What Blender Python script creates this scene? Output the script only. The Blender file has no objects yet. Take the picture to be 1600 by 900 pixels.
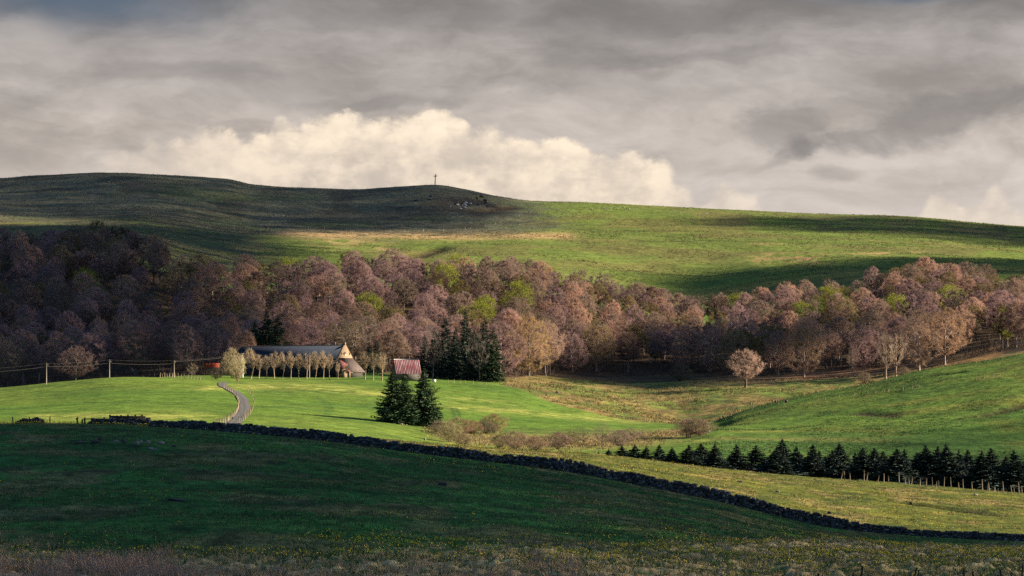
import bpy, math, random
import numpy as np
from mathutils import Vector, Matrix

R = math.radians
rng = np.random.default_rng(7)
random.seed(7)
F, Y0 = 4800.0, 640.0            # focal length in photo pixels, photo row of the eye level
EXPO = 1.55
SUN_EL, SUN_AZ = 20.0, 12.0      # elevation; azimuth from +X towards +Y (negative: towards the viewer)
SD = np.array([math.cos(R(SUN_EL))*math.cos(R(SUN_AZ)), math.cos(R(SUN_EL))*math.sin(R(SUN_AZ)), math.sin(R(SUN_EL))])

sc = bpy.context.scene
col = sc.collection

# ------------------------------------------------------------------ small helpers
def ss(a, b, x):
    t = np.clip((np.asarray(x, float)-a)/(b-a), 0, 1)
    return t*t*(3-2*t)

def _h(ix, iy, s):
    n = (ix.astype(np.int64)*374761393 + iy.astype(np.int64)*668265263 + s*974711) & 0xffffffff
    n = ((n ^ (n >> 13))*1274126177) & 0xffffffff
    n = n ^ (n >> 16)
    return (n & 0xffff)/65535.0

def vnoise(x, y, s=0):
    x = np.asarray(x, float); y = np.asarray(y, float)
    xi = np.floor(x); yi = np.floor(y)
    fx = x-xi; fy = y-yi
    fx = fx*fx*(3-2*fx); fy = fy*fy*(3-2*fy)
    a = _h(xi, yi, s); b = _h(xi+1, yi, s); c = _h(xi, yi+1, s); d = _h(xi+1, yi+1, s)
    return (a*(1-fx)+b*fx)*(1-fy)+(c*(1-fx)+d*fx)*fy

def fbm(x, y, s=0, o=4):
    t = 0; a = .5; n = 0
    for k in range(o):
        t = t+a*vnoise(x*2**k, y*2**k, s+k*17); n += a; a *= .5
    return t/n

def interp(xs, ys, x):
    return np.interp(x, xs, ys)

def smooth_interp(xs, ys, x):
    """monotone cubic through the given knots"""
    xs = np.asarray(xs, float); ys = np.asarray(ys, float)
    h = np.diff(xs); dl = np.diff(ys)/h
    m = np.zeros(len(xs))
    for k in range(1, len(xs)-1):
        if dl[k-1]*dl[k] > 0:
            w1 = 2*h[k]+h[k-1]; w2 = h[k]+2*h[k-1]
            m[k] = (w1+w2)/(w1/dl[k-1]+w2/dl[k])
    m[0] = dl[0]; m[-1] = dl[-1]
    x = np.clip(np.asarray(x, float), xs[0], xs[-1])
    i = np.clip(np.searchsorted(xs, x)-1, 0, len(h)-1)
    t = (x-xs[i])/h[i]
    return ((2*t**3-3*t**2+1)*ys[i]+(t**3-2*t**2+t)*h[i]*m[i]+(-2*t**3+3*t**2)*ys[i+1]+(t**3-t**2)*h[i]*m[i+1])

# ------------------------------------------------------------------ mesh building
class MB:
    """collects verts and faces; build() links them as one mesh object"""
    def __init__(s):
        s.v = []; s.f3 = []; s.f4 = []; s.n = 0; s.c = []; s.ngon = []
    def add(s, V, F4=None, F3=None, c=None):
        V = np.asarray(V, float).reshape(-1, 3)
        if F4 is not None and len(F4): s.f4.append(np.asarray(F4, int).reshape(-1, 4)+s.n)
        if F3 is not None and len(F3): s.f3.append(np.asarray(F3, int).reshape(-1, 3)+s.n)
        s.v.append(V); s.n += len(V)
        cc = np.ones((len(V), 3))*np.asarray(1.0 if c is None else c)
        s.c.append(cc)
    def box(s, c, size, rz=0, jit=0, col=None, rx=0):
        V = np.array([[x, y, z] for x in (-.5, .5) for y in (-.5, .5) for z in (-.5, .5)])*np.asarray(size)
        if jit: V = V+rng.normal(0, jit, V.shape)*np.asarray(size)
        if rx:
            V = V@np.array(Matrix.Rotation(rx, 3, 'X')).T
        if rz:
            V = V@np.array(Matrix.Rotation(rz, 3, 'Z')).T
        s.add(V+np.asarray(c), [[0, 1, 3, 2], [4, 6, 7, 5], [0, 4, 5, 1], [2, 3, 7, 6], [0, 2, 6, 4], [1, 5, 7, 3]], c=col)
    def tube(s, P, r, sides=5, cap=True, col=None):
        P = np.asarray(P, float); n = len(P)
        r = np.ones(n)*np.asarray(r)
        T = np.gradient(P, axis=0); T /= np.linalg.norm(T, axis=1)[:, None]+1e-9
        up = np.where(np.abs(T[:, 2:3]) > .9, np.array([[1., 0, 0]]), np.array([[0, 0, 1.]]))
        A = np.cross(T, up); A /= np.linalg.norm(A, axis=1)[:, None]+1e-9
        B = np.cross(T, A)
        an = np.arange(sides)*2*math.pi/sides
        V = P[:, None]+r[:, None, None]*(np.cos(an)[None, :, None]*A[:, None]+np.sin(an)[None, :, None]*B[:, None])
        q = []
        for i in range(n-1):
            for k in range(sides):
                q.append([i*sides+k, i*sides+(k+1) % sides, (i+1)*sides+(k+1) % sides, (i+1)*sides+k])
        f3 = []
        if cap:
            for k in range(1, sides-1):
                f3.append([0, k, k+1]); f3.append([(n-1)*sides, (n-1)*sides+k+1, (n-1)*sides+k])
        s.add(V.reshape(-1, 3), q, f3, col)
    def mesh(s, name, smooth=False):
        me = bpy.data.meshes.new(name)
        V = np.concatenate(s.v)
        f3 = np.concatenate(s.f3) if s.f3 else np.zeros((0, 3), int)
        f4 = np.concatenate(s.f4) if s.f4 else np.zeros((0, 4), int)
        me.vertices.add(len(V)); me.vertices.foreach_set('co', V.astype(np.float32).ravel())
        nl = f3.size+f4.size
        me.loops.add(nl)
        me.loops.foreach_set('vertex_index', np.concatenate([f3.ravel(), f4.ravel()]).astype(np.int32))
        tot = np.concatenate([np.full(len(f3), 3), np.full(len(f4), 4)]).astype(np.int32)
        st = np.concatenate([[0], np.cumsum(tot)[:-1]]).astype(np.int32)
        me.polygons.add(len(tot))
        me.polygons.foreach_set('loop_start', st)
        me.polygons.foreach_set('loop_total', tot)
        if smooth: me.polygons.foreach_set('use_smooth', np.ones(len(tot), bool))
        ca = me.color_attributes.new('col', 'FLOAT_COLOR', 'POINT')
        C = np.concatenate(s.c); C4 = np.ones((len(C), 4)); C4[:, :3] = C
        ca.data.foreach_set('color', C4.astype(np.float32).ravel())
        me.update(calc_edges=True)
        me.validate()
        return me
    def build(s, name, mat, parent=None, smooth=False):
        me = s.mesh(name, smooth); me.materials.append(mat)
        o = bpy.data.objects.new(name, me); col.objects.link(o)
        if parent is not None: o.parent = parent
        return o

def tag(o, label, cat, group=None, kind=None):
    o['label'] = label; o['category'] = cat
    if group: o['group'] = group
    if kind: o['kind'] = kind
    return o

def thing(name, loc, label, cat, group=None, rz=0, scale=None):
    o = bpy.data.objects.new(name, None); col.objects.link(o)
    o.location = Vector([float(q) for q in loc]); o.rotation_euler = (0, 0, rz)
    o.empty_display_size = .3
    if scale is not None: o.scale = scale
    return tag(o, label, cat, group)

def part(name, me, parent, color=None):
    o = bpy.data.objects.new(name, me); col.objects.link(o); o.parent = parent
    if color is not None: o.color = (*color, 1)
    return o

# ------------------------------------------------------------------ materials
class NG:
    """tiny node-graph helper"""
    def __init__(s, tree): s.t = tree; s.l = tree.links
    def n(s, typ, **kw):
        nd = s.t.nodes.new(typ)
        for k, v in kw.items(): setattr(nd, k, v)
        return nd
    def put(s, sock, v):
        if hasattr(v, 'is_output'): s.l.new(v, sock)
        else: sock.default_value = v
    def m(s, op, a, b=0.0, c=0.0, clamp=False):
        nd = s.n('ShaderNodeMath', operation=op, use_clamp=clamp)
        s.put(nd.inputs[0], a); s.put(nd.inputs[1], b)
        if op in ('MULTIPLY_ADD', 'SMOOTH_MIN', 'SMOOTH_MAX'): s.put(nd.inputs[2], c)
        return nd.outputs[0]
    def mr(s, v, a, b, lo=0.0, hi=1.0, smooth=True):
        nd = s.n('ShaderNodeMapRange', interpolation_type='SMOOTHSTEP' if smooth else 'LINEAR')
        s.put(nd.inputs[0], v); nd.inputs[1].default_value = a; nd.inputs[2].default_value = b
        nd.inputs[3].default_value = lo; nd.inputs[4].default_value = hi
        return nd.outputs[0]
    def mix(s, f, a, b, mode='MIX'):
        nd = s.n('ShaderNodeMix', data_type='RGBA', blend_type=mode)
        s.put(nd.inputs[0], f)
        for k, v in ((6, a), (7, b)):
            if isinstance(v, tuple) and len(v) == 3: v = (*v, 1)
            s.put(nd.inputs[k], v)
        return nd.outputs[2]
    def noise(s, vec, scale, detail=4, rough=.5, lac=2.0, dist=0.0):
        nd = s.n('ShaderNodeTexNoise')
        if vec is not None: s.l.new(vec, nd.inputs['Vector'])
        nd.inputs['Scale'].default_value = scale; nd.inputs['Detail'].default_value = detail
        nd.inputs['Roughness'].default_value = rough; nd.inputs['Lacunarity'].default_value = lac
        nd.inputs['Distortion'].default_value = dist
        return nd.outputs['Fac']
    def xyz(s, a, b, c=0.0):
        nd = s.n('ShaderNodeCombineXYZ'); s.put(nd.inputs[0], a); s.put(nd.inputs[1], b); s.put(nd.inputs[2], c)
        return nd.outputs[0]

def mat_base(name, rough=.9, spec=.2):
    m = bpy.data.materials.new(name); m.use_nodes = True
    t = m.node_tree; t.nodes.clear()
    g = NG(t)
    out = g.n('ShaderNodeOutputMaterial'); b = g.n('ShaderNodeBsdfPrincipled')
    b.inputs['Roughness'].default_value = rough
    b.inputs['Specular IOR Level'].default_value = spec
    t.links.new(b.outputs[0], out.inputs[0])
    return m, g, b

def simple(name, rgb, rough=.9, var=.25, scale=3.0, spec=.2, attr=False, objcol=False, metal=0.0, bump=0.0, streak=None, thin=0.0):
    """a base colour broken up by noise; attr: times the mesh's own colour attribute; objcol: times the object's colour"""
    m, g, b = mat_base(name, rough, spec)
    b.inputs['Metallic'].default_value = metal
    tc = g.n('ShaderNodeTexCoord')
    vec = tc.outputs['Object']
    if streak:
        mp = g.n('ShaderNodeMapping'); g.l.new(vec, mp.inputs[0]); mp.inputs['Scale'].default_value = streak
        vec = mp.outputs[0]
    f = g.noise(vec, scale, 5, .6)
    k = g.mr(f, .25, .75, 1-var, 1+var, False)
    c = g.mix(1.0, (*rgb, 1), g.xyz(k, k, k), 'MULTIPLY')
    if attr:
        a = g.n('ShaderNodeAttribute', attribute_name='col'); c = g.mix(1.0, c, a.outputs['Color'], 'MULTIPLY')
    if objcol:
        oi = g.n('ShaderNodeObjectInfo'); c = g.mix(1.0, c, oi.outputs['Color'], 'MULTIPLY')
    g.l.new(c, b.inputs['Base Color'])
    if thin:
        tr = g.n('ShaderNodeBsdfTranslucent'); g.l.new(c, tr.inputs[0]); mx = g.n('ShaderNodeMixShader'); mx.inputs[0].default_value = thin
        out = [n for n in m.node_tree.nodes if n.type == 'OUTPUT_MATERIAL'][0]
        g.l.new(b.outputs[0], mx.inputs[1]); g.l.new(tr.outputs[0], mx.inputs[2]); g.l.new(mx.outputs[0], out.inputs[0])
    if bump:
        bp = g.n('ShaderNodeBump'); bp.inputs['Strength'].default_value = 1; bp.inputs['Distance'].default_value = bump
        g.l.new(f, bp.inputs['Height']); g.l.new(bp.outputs[0], b.inputs['Normal'])
    return m

# ------------------------------------------------------------------ terrain
KX = [-900, -300, 0, 100, 200, 300, 400, 500, 600, 700, 800, 900, 1000, 1060, 1130, 1200, 1300, 1370, 1450, 1520, 1600, 1900, 2600]
def row(pairs):
    xs = [p[0] for p in pairs]; ys = [p[1] for p in pairs]
    return lambda x: smooth_interp(xs, ys, x)
CTRL = [  # (distance(px), photo row(px))
 (row([(-900, 87), (2600, 87)]), row([(-900, 936), (2600, 936)])),
 (row([(-900, 150), (2600, 150)]), row([(-900, 765), (0, 772), (500, 782), (900, 815), (1300, 855), (1600, 868), (2600, 880)])),
 (row([(-900, 240), (2600, 240)]), row([(-900, 668), (0, 664), (130, 664), (250, 668.5), (400, 680), (500, 689), (640, 707), (900, 739), (1000, 758), (1130, 784), (1200, 801), (1300, 823), (1450, 837), (1600, 844), (2600, 868)])),
 (row([(-900, 275), (400, 275), (640, 295), (900, 332), (1250, 350), (2600, 350)]), row([(-900, 668), (0, 661.5), (200, 663), (400, 674), (640, 691), (700, 696.5), (830, 704), (930, 710), (1000, 718), (1250, 745), (1400, 756), (1600, 773), (2600, 830)])),
 (row([(-900, 420), (2600, 420)]), row([(-900, 676), (0, 670), (400, 680), (640, 712), (800, 727), (1000, 743), (1200, 765), (1400, 772), (1600, 772), (2600, 800)])),
 (row([(-900, 500), (2600, 500)]), row([(-900, 670), (0, 662), (200, 660), (400, 668), (600, 685), (700, 699), (800, 704), (900, 703), (1000, 704), (1130, 702), (1300, 708), (1450, 712), (1600, 716), (2600, 740)])),
 (row([(-900, 600), (2600, 600)]), row([(-900, 655), (0, 640), (200, 632), (400, 638), (600, 656), (700, 668), (800, 673), (900, 676), (1000, 677), (1060, 677), (1130, 667), (1200, 662), (1300, 651), (1450, 632), (1600, 612), (2600, 540)])),
 (row([(-900, 720), (2600, 720)]), row([(-900, 640), (0, 618), (100, 611), (200, 606), (300, 606), (400, 612), (500, 616), (600, 622), (700, 632), (800, 642), (900, 652), (1000, 659), (1060, 662), (1110, 660), (1160, 644), (1230, 624), (1300, 610), (1370, 596), (1450, 577), (1520, 566), (1600, 553), (1900, 500), (2600, 430)])),
 (row([(-900, 800), (2600, 800)]), row([(-900, 634), (0, 606), (100, 596), (200, 589), (300, 591), (400, 597), (500, 599), (600, 603), (700, 610), (800, 618), (900, 634), (1000, 649), (1060, 655), (1130, 650), (1200, 640), (1300, 626), (1370, 612), (1450, 594), (1600, 572), (1900, 520), (2600, 450)])),
 (row([(-900, 870), (2600, 870)]), row([(-900, 640), (0, 611), (100, 602), (200, 594), (300, 588), (400, 588), (560, 587), (640, 590), (700, 595), (780, 600), (900, 614), (1000, 634), (1060, 640), (1130, 632), (1200, 628), (1300, 622), (1370, 612), (1450, 590), (1600, 575), (1900, 530), (2600, 460)])),
 (row([(-900, 950), (2600, 950)]), row([(-900, 620), (0, 604), (200, 594), (300, 586), (400, 581), (560, 579), (700, 584), (800, 588), (900, 600), (1000, 610), (1100, 606), (1165, 603), (1300, 600), (1400, 590), (1500, 570), (1600, 552), (1900, 520), (2600, 460)])),
 (row([(-900, 1050), (2600, 1050)]), row([(-900, 570), (0, 562), (200, 556), (400, 555), (700, 562), (800, 570), (900, 582), (1000, 588), (1100, 586), (1165, 582), (1300, 576), (1450, 560), (1600, 532), (1900, 500), (2600, 450)])),
 (row([(-900, 1220), (2600, 1220)]), row([(-900, 460), (0, 452), (100, 440), (200, 440), (300, 458), (400, 462), (600, 456), (800, 458), (900, 482), (1000, 492), (1090, 508), (1200, 498), (1300, 492), (1480, 474), (1600, 494), (1900, 500), (2600, 430)])),
 (row([(-900, 1450), (2600, 1450)]), row([(-900, 390), (0, 382), (200, 372), (300, 395), (400, 412), (600, 414), (800, 412), (900, 424), (1000, 438), (1090, 446), (1200, 432), (1400, 418), (1600, 424), (1900, 424), (2600, 400)])),
 (row([(-900, 1750), (2600, 1750)]), row([(-900, 355), (0, 350), (200, 348), (400, 370), (600, 378), (800, 378), (1000, 386), (1200, 390), (1400, 392), (1600, 404), (1900, 410), (2600, 390)])),
 (row([(-900, 2100), (2600, 2100)]), row([(-900, 322), (0, 316), (200, 318), (400, 344), (600, 350), (800, 352), (1000, 355), (1200, 361), (1400, 370), (1600, 384), (1900, 390), (2600, 380)])),
 (row([(-900, 2450), (2600, 2450)]), row([(-900, 300), (-300, 290), (0, 283), (60, 278), (160, 273.5), (250, 277), (350, 281), (400, 291), (480, 296.5), (560, 299), (620, 295), (680, 292), (720, 298), (780, 311), (830, 318), (920, 320), (1000, 325), (1100, 330), (1200, 334), (1300, 339), (1400, 341), (1450, 343.5), (1520, 350), (1600, 357), (1900, 380), (2600, 380)])),
]
cols_ = np.concatenate([np.arange(-2600, -300, 40), np.arange(-300, 1900, 3.0), np.arange(1900, 4201, 40)])
rows_ = np.concatenate([np.linspace(2, 60, 14)[:-1], np.linspace(60, 84, 8)[:-1], np.geomspace(84, 250, 190)[:-1], np.linspace(250, 360, 80)[:-1],
                        np.linspace(360, 520, 60)[:-1], np.linspace(520, 960, 180)[:-1], np.linspace(960, 1250, 75)[:-1],
                        np.linspace(1250, 2500, 210)[:-1], np.linspace(2500, 3300, 18)[:-1], np.linspace(3300, 9000, 14)])
NC, NR = len(cols_), len(rows_)
cx = np.clip(cols_, -900, 2600)
CD = [np.full(NC, 0.5)]; CZ = [np.full(NC, -1.75)]
for fd, fy in CTRL:
    d = fd(cx); CD.append(d); CZ.append((Y0-fy(cx))/F*d)
CD.append(np.full(NC, 2950.)); CZ.append(CZ[-1]-22)
CD.append(np.full(NC, 9500.)); CZ.append(CZ[-1]-170)
CD = np.array(CD); CZ = np.array(CZ)
H_ = np.diff(CD, axis=0); DL = np.diff(CZ, axis=0)/H_
M_ = np.zeros_like(CZ)
w1 = 2*H_[1:]+H_[:-1]; w2 = H_[1:]+2*H_[:-1]
with np.errstate(divide='ignore', invalid='ignore'):
    hm = (w1+w2)/(w1/DL[:-1]+w2/DL[1:])
M_[1:-1] = np.where(DL[:-1]*DL[1:] > 0, hm, 0.0)
M_[0] = DL[0]; M_[-1] = DL[-1]
Z = np.zeros((NR, NC))
for j, d in enumerate(rows_):
    k = np.clip((CD <= d).sum(0)-1, 0, len(CD)-2)
    ii = np.arange(NC)
    h = H_[k, ii]; t = (d-CD[k, ii])/h
    Z[j] = ((2*t**3-3*t**2+1)*CZ[k, ii]+(t**3-2*t**2+t)*h*M_[k, ii]+(-2*t**3+3*t**2)*CZ[k+1, ii]+(t**3-t**2)*h*M_[k+1, ii])
PX, D = np.meshgrid(cols_, rows_)
X = (PX-800)/F*D
# natural unevenness of the ground
Z += (fbm(X/5, D/5, 3, 3)-.5)*.22*ss(70, 100, D)*(1-ss(400, 520, D))*(1-np.exp(-((D-240)/12)**4))
edge_ = interp([-300, 0, 150, 500, 700, 1000, 1200, 1400, 1600, 1900], [112, 116, 108, 110, 112, 128, 150, 205, 232, 236], PX)
hum = fbm(X/.55, D/1.15, 47, 3)
Z_smooth = Z.copy()
Z += (fbm(X/1.1, D/1.3, 5, 2)-.5)*.12*ss(70, 90, D)*(1-ss(380, 420, D))
Z += (hum-.5)*.55*(1-ss(edge_*.95, edge_*1.06, D))*ss(70, 84, D)
Z += (fbm(X/2.6, D/4.5, 6, 3)-.5)*.30*ss(100, 120, D)*(1-ss(228, 238, D))
Z += (fbm(X/28, D/28, 9, 4)-.5)*.9*ss(440, 560, D)*(1-ss(1150, 1250, D))*(1-.6*ss(1060, 760, PX)*ss(880, 820, D))
Z += (fbm(X/70, D/70, 11, 5)-.5)*5.0*ss(1280, 1500, D)*(1-.75*ss(2250, 2440, D))
Z += np.abs(fbm(X/45, D/45, 14, 4)-.5)*-5.0*ss(1800, 1950, D)*ss(1000, 700, PX)*(1-.8*ss(2250, 2440, D))
wz = np.exp(-((D-240)/9)**4)
Z0_ = Z.copy()
Z = Z*(1-wz)+Z_smooth*wz
# rough marsh in the side valley
marsh_ = ss(735, 780, D+ (1060-PX)*.1)*(1-ss(965, 1010, D))*ss(800, 900, PX)*(1-ss(1480, 1560, PX))
Z += (fbm(X/9, D/14, 21, 3)-.5)*1.5*marsh_

def pyof(px, d, z): return Y0-z/d*F
PY = pyof(PX, D, Z)

def seg_dist(px, d, pts):
    """distance in ground metres from (px,d) to a polyline given as (px,d)"""
    x = (px-800)/F*d; y = d
    best = np.full(np.shape(px), 1e9)
    P = [((p-800)/F*q, q) for p, q in pts]
    for (ax, ay), (bx, by) in zip(P[:-1], P[1:]):
        vx, vy = bx-ax, by-ay
        t = np.clip(((x-ax)*vx+(y-ay)*vy)/(vx*vx+vy*vy), 0, 1)
        best = np.minimum(best, np.hypot(x-ax-t*vx, y-ay-t*vy))
    return best

def zat(px, d):
    px = np.asarray(px, float); d = np.asarray(d, float)
    i = np.clip(np.searchsorted(cols_, px)-1, 0, NC-2); j = np.clip(np.searchsorted(rows_, d)-1, 0, NR-2)
    u = np.clip((px-cols_[i])/(cols_[i+1]-cols_[i]), 0, 1); v = np.clip((d-rows_[j])/(rows_[j+1]-rows_[j]), 0, 1)
    return (Z[j, i]*(1-u)+Z[j, i+1]*u)*(1-v)+(Z[j+1, i]*(1-u)+Z[j+1, i+1]*u)*v

def hit(px, py, lo=60, hi=2600):
    """distance at which the ground under photo column px first reaches photo row py"""
    ds = np.arange(lo, hi, .5)
    ys = pyof(px, ds, zat(np.full(len(ds), px), ds))
    k = np.argmax(ys <= py)
    if ys[k] > py: k = int(np.argmin(ys))
    return float(ds[k])

def at(px, d, dz=0.0):
    return np.array([(px-800)/F*d, d, float(zat(px, d))+dz])
def ground(x, y): return float(zat(800+x/y*F, y))

# ditches and banks cut into the turf: (polyline in px,d ; width ; depth)
def PT(lst, lo=60, hi=2600): return [(p, hit(p, y, lo, hi)) for p, y in lst]
DITCH = [
 (PT([(1378, 780), (1400, 783), (1440, 789), (1490, 796), (1540, 804)], 245, 348), 1.25, .55),
 (PT([(640, 402), (660, 396), (684, 387)], 1300, 2300), 7, 2.2),
 (PT([(1420, 595), (1450, 588), (1500, 582)], 520, 725), 1.6, .7),
 (PT([(1520, 649), (1560, 641), (1600, 630)], 505, 720), 2.5, 1.0),
 (PT([(1340, 645), (1370, 648), (1398, 650)], 505, 720), 2.2, .28),
 (PT([(745, 330), (780, 325), (798, 322)], 1800, 2440), 8, 2.0),
 (PT([(1110, 668), (1130, 661), (1150, 655)], 520, 730), 3, 1.2),
 (PT([(1005, 376), (1050, 376)], 1500, 2300), 10, 1.6),
]
for pts, w, dep in DITCH:
    Z -= dep*np.exp(-(seg_dist(PX, D, pts)/w)**2)
PY = pyof(PX, D, Z)

# ------------------------------------------------------------------ ground colours (what grows there)
def mixc(A, B, f):
    f = np.clip(f, 0, 1)[..., None]
    return A*(1-f)+np.asarray(B)*f
n_big = fbm(X/60, D/60, 31, 4); n_mid = fbm(X/14, D/14, 33, 4); n_sm = fbm(X/3, D/3, 35, 3); n_ti = fbm(X/.8, D/.8, 37, 2)
C = np.ones((NR, NC, 3))*np.array([.100, .172, .026])
C = mixc(C, (.135, .190, .032), ss(.45, .65, n_big)*.8)
C = mixc(C, (.062, .120, .024), ss(.5, .7, n_mid)*.6)
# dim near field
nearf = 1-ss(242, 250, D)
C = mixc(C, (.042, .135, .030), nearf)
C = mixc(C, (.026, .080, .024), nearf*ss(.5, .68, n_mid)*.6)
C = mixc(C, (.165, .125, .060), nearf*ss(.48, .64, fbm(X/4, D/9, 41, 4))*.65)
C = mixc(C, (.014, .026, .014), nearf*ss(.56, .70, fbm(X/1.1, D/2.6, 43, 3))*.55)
# pale tussocks along the bottom and towards the wall's far end
edge = interp([-300, 0, 150, 500, 700, 1000, 1200, 1400, 1600, 1900], [112, 116, 108, 110, 112, 128, 150, 205, 232, 236], PX)
tus = (1-ss(edge*.93, edge*1.05, D+ (n_mid-.5)*26))
tus = tus*ss(.36, .56, hum+.10*(1-ss(95, 112, D)))
C = mixc(C, (.44, .32, .16), tus*.92)
C = mixc(C, (.34, .23, .15), (1-ss(88, 100, D))*ss(.45, .6, n_sm)*.8)
C = mixc(C, (.40, .26, .18), ss(330, 120, PX)*(1-ss(98, 113, D+(n_sm-.5)*16))*.75*ss(.3, .55, n_mid+.1))
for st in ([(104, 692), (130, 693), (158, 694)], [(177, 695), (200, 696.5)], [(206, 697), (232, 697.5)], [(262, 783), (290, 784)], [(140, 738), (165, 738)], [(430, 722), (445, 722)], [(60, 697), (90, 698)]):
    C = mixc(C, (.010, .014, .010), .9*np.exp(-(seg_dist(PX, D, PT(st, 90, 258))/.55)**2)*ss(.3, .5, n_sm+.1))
# sunlit field behind the wall: olive, coarse
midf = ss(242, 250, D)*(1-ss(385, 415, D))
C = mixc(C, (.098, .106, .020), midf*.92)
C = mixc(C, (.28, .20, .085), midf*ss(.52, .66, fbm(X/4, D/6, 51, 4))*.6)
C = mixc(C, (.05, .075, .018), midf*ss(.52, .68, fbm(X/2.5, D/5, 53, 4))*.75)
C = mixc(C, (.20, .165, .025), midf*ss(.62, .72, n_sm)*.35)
# meadows: yellow strips of flowers and old grass
def band(pts, hw, soft=1.0):
    xs = [p[0] for p in pts]; ys = [p[1] for p in pts]
    return np.exp(-((PY-smooth_interp(xs, ys, PX))/hw)**2)*ss(xs[0]-25, xs[0]+25, PX)*(1-ss(xs[-1]-25, xs[-1]+25, PX))
mead = ss(455, 480, D)*(1-ss(890, 905, D))
yl = (band([(40, 652), (180, 650), (330, 652)], 6)*.9+band([(330, 605), (450, 606), (560, 613), (640, 618)], 4)*.9+band([(380, 600), (470, 602), (560, 606)], 3)*.7
      +band([(690, 636), (800, 642), (900, 652), (1010, 660)], 4)*.9+band([(690, 622), (760, 626), (820, 634)], 4)*.6+band([(300, 607), (345, 607)], 3)*.9
      +band([(850, 700), (1000, 692), (1150, 688)], 4)*.5)
C = mixc(C, (.30, .31, .075), mead*yl*ss(.33, .62, n_sm)*1.0)
C = mixc(C, (.052, .105, .028), mead*band([(440, 632), (560, 634), (680, 646)], 3)*.35)
for off in (0, 7):
    arc = [(505+off, 652), (512+off, 640), (505+off, 628), (490+off, 620)]
    C = mixc(C, (.055, .11, .025), .55*mead*np.exp(-(seg_dist(PX, D, PT(arc, 460, 800))/.5)**2))
for arc in ([(706, 637), (708, 645), (711, 653)], [(712, 637), (716, 644), (719, 652)]):
    C = mixc(C, (.04, .085, .022), .8*mead*np.exp(-(seg_dist(PX, D, PT(arc, 460, 800))/.45)**2))
# stream hollow with old grass and bushes
hollow = ss(465, 480, D)*np.exp(-((PY-smooth_interp([640, 700, 800, 900, 1000, 1070, 1100], [662, 678, 689, 690, 686, 672, 668], PX))/11)**2)*ss(660, 700, PX)*(1-ss(1080, 1120, PX))*(1-ss(640, 660, D))
C = mixc(C, (.27, .185, .085), hollow*ss(.3, .6, n_sm+.15)*.9)
C = mixc(C, (.06, .09, .025), hollow*ss(.55, .7, n_mid)*.7)
# marsh in the side valley
edgeL = smooth_interp([780, 860, 960, 1060, 1120], [870, 800, 745, 722, 722], PX)
marsh = ss(edgeL-4, edgeL+6, D)*(1-ss(985, 1030, D))*ss(775, 800, PX)
C = mixc(C, (.215, .160, .062), marsh*.95)
C = mixc(C, (.12, .155, .035), marsh*ss(.45, .6, fbm(X/10, D/22, 61, 4))*.9)
C = mixc(C, (.065, .07, .028), marsh*ss(.58, .7, fbm(X/3, D/8, 63, 3))*.8)
C = mixc(C, (.10, .17, .03), marsh*np.exp(-(seg_dist(PX, D, [(1160, 925), (1195, 925)])/16)**2)*.8)
# right slope: duller strips
rs = ss(1090, 1150, PX)*ss(455, 480, D)*(1-ss(722, 730, D))
C = mixc(C, (.060, .125, .030), rs*(1-ss(520, 575, D+(n_mid-.5)*30))*.8)
C = mixc(C, (.17, .165, .035), rs*ss(.55, .7, fbm(X/22, D/12, 67, 4))*.6)
C = mixc(C, (.23, .19, .06), rs*np.exp(-(seg_dist(PX, D, PT([(1060, 690), (1200, 686), (1350, 688)], 430, 720))/5)**2)*.5)
# leaf litter under the wood
dfr = interp([-300, 330, 640, 800, 850, 1100, 1150, 1450, 1600, 1900], [885, 900, 915, 930, 1000, 1010, 975, 985, 960, 960], PX)
dbk = interp([-300, 180, 300, 480, 880, 1000, 1090, 1300, 1480, 1600, 1900], [1310, 1310, 1225, 1240, 1240, 1215, 1205, 1220, 1250, 1235, 1250], PX)
lit = ss(dfr-6, dfr+12, D+(n_mid-.5)*14)*(1-ss(dbk+2, dbk+20, D+(n_mid-.5)*12))
C = mixc(C, (.085, .052, .034), lit*.95)
C = mixc(C, (.035, .026, .02), lit*ss(.5, .65, n_mid)*.7)
C = mixc(C, (.19, .105, .06), lit*ss(1215, 1260, PX)*(1-ss(1470, 1500, PX))*(1-ss(1030, 1060, D))*ss(.42, .55, n_mid)*.9)
C = mixc(C, (.30, .17, .07), ss(1440, 1480, PX)*(1-ss(1550, 1575, PX))*ss(800, 850, D)*(1-ss(1040, 1060, D))*.9)
# upper pasture and heath
up = ss(1290, 1330, D)
C = mixc(C, (.136, .180, .038), up)
C = mixc(C, (.112, .142, .034), up*ss(.48, .66, n_big)*.6)
C = mixc(C, (.16, .135, .05), up*ss(.5, .68, fbm(X/50, D/90, 71, 5))*.6)
heath = ss(1790, 1900, D+(n_big-.5)*330+np.clip(PX-640, -400, 500)*-.28)*(1-ss(800, 900, PX+(n_mid-.5)*160))
C = mixc(C, (.106, .106, .078), heath*.95)
C = mixc(C, (.070, .068, .05), heath*ss(.52, .66, fbm(X/25, D/60, 73, 5))*.85)
C = mixc(C, (.075, .11, .04), heath*ss(.56, .68, fbm(X/60, D/80, 75, 4))*.4)
C = mixc(C, (.075, .052, .040), up*np.exp(-((PX-722)/55)**2-((PY-318)/11)**2)*ss(.35, .55, n_mid+.08)*.9)
C = mixc(C, (.115, .095, .05), up*ss(1000, 1250, PX)*ss(2080, 2200, D)*(1-ss(2330, 2420, D))*ss(.4, .6, n_mid)*.7)
C = mixc(C, (.125, .112, .062), up*ss(480, 380, PX)*(1-ss(1800, 1900, D))*ss(.35, .6, n_mid+.1)*.8)
strip = band([(440, 366), (560, 368), (700, 370), (900, 368)], 5.0)*up
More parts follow.
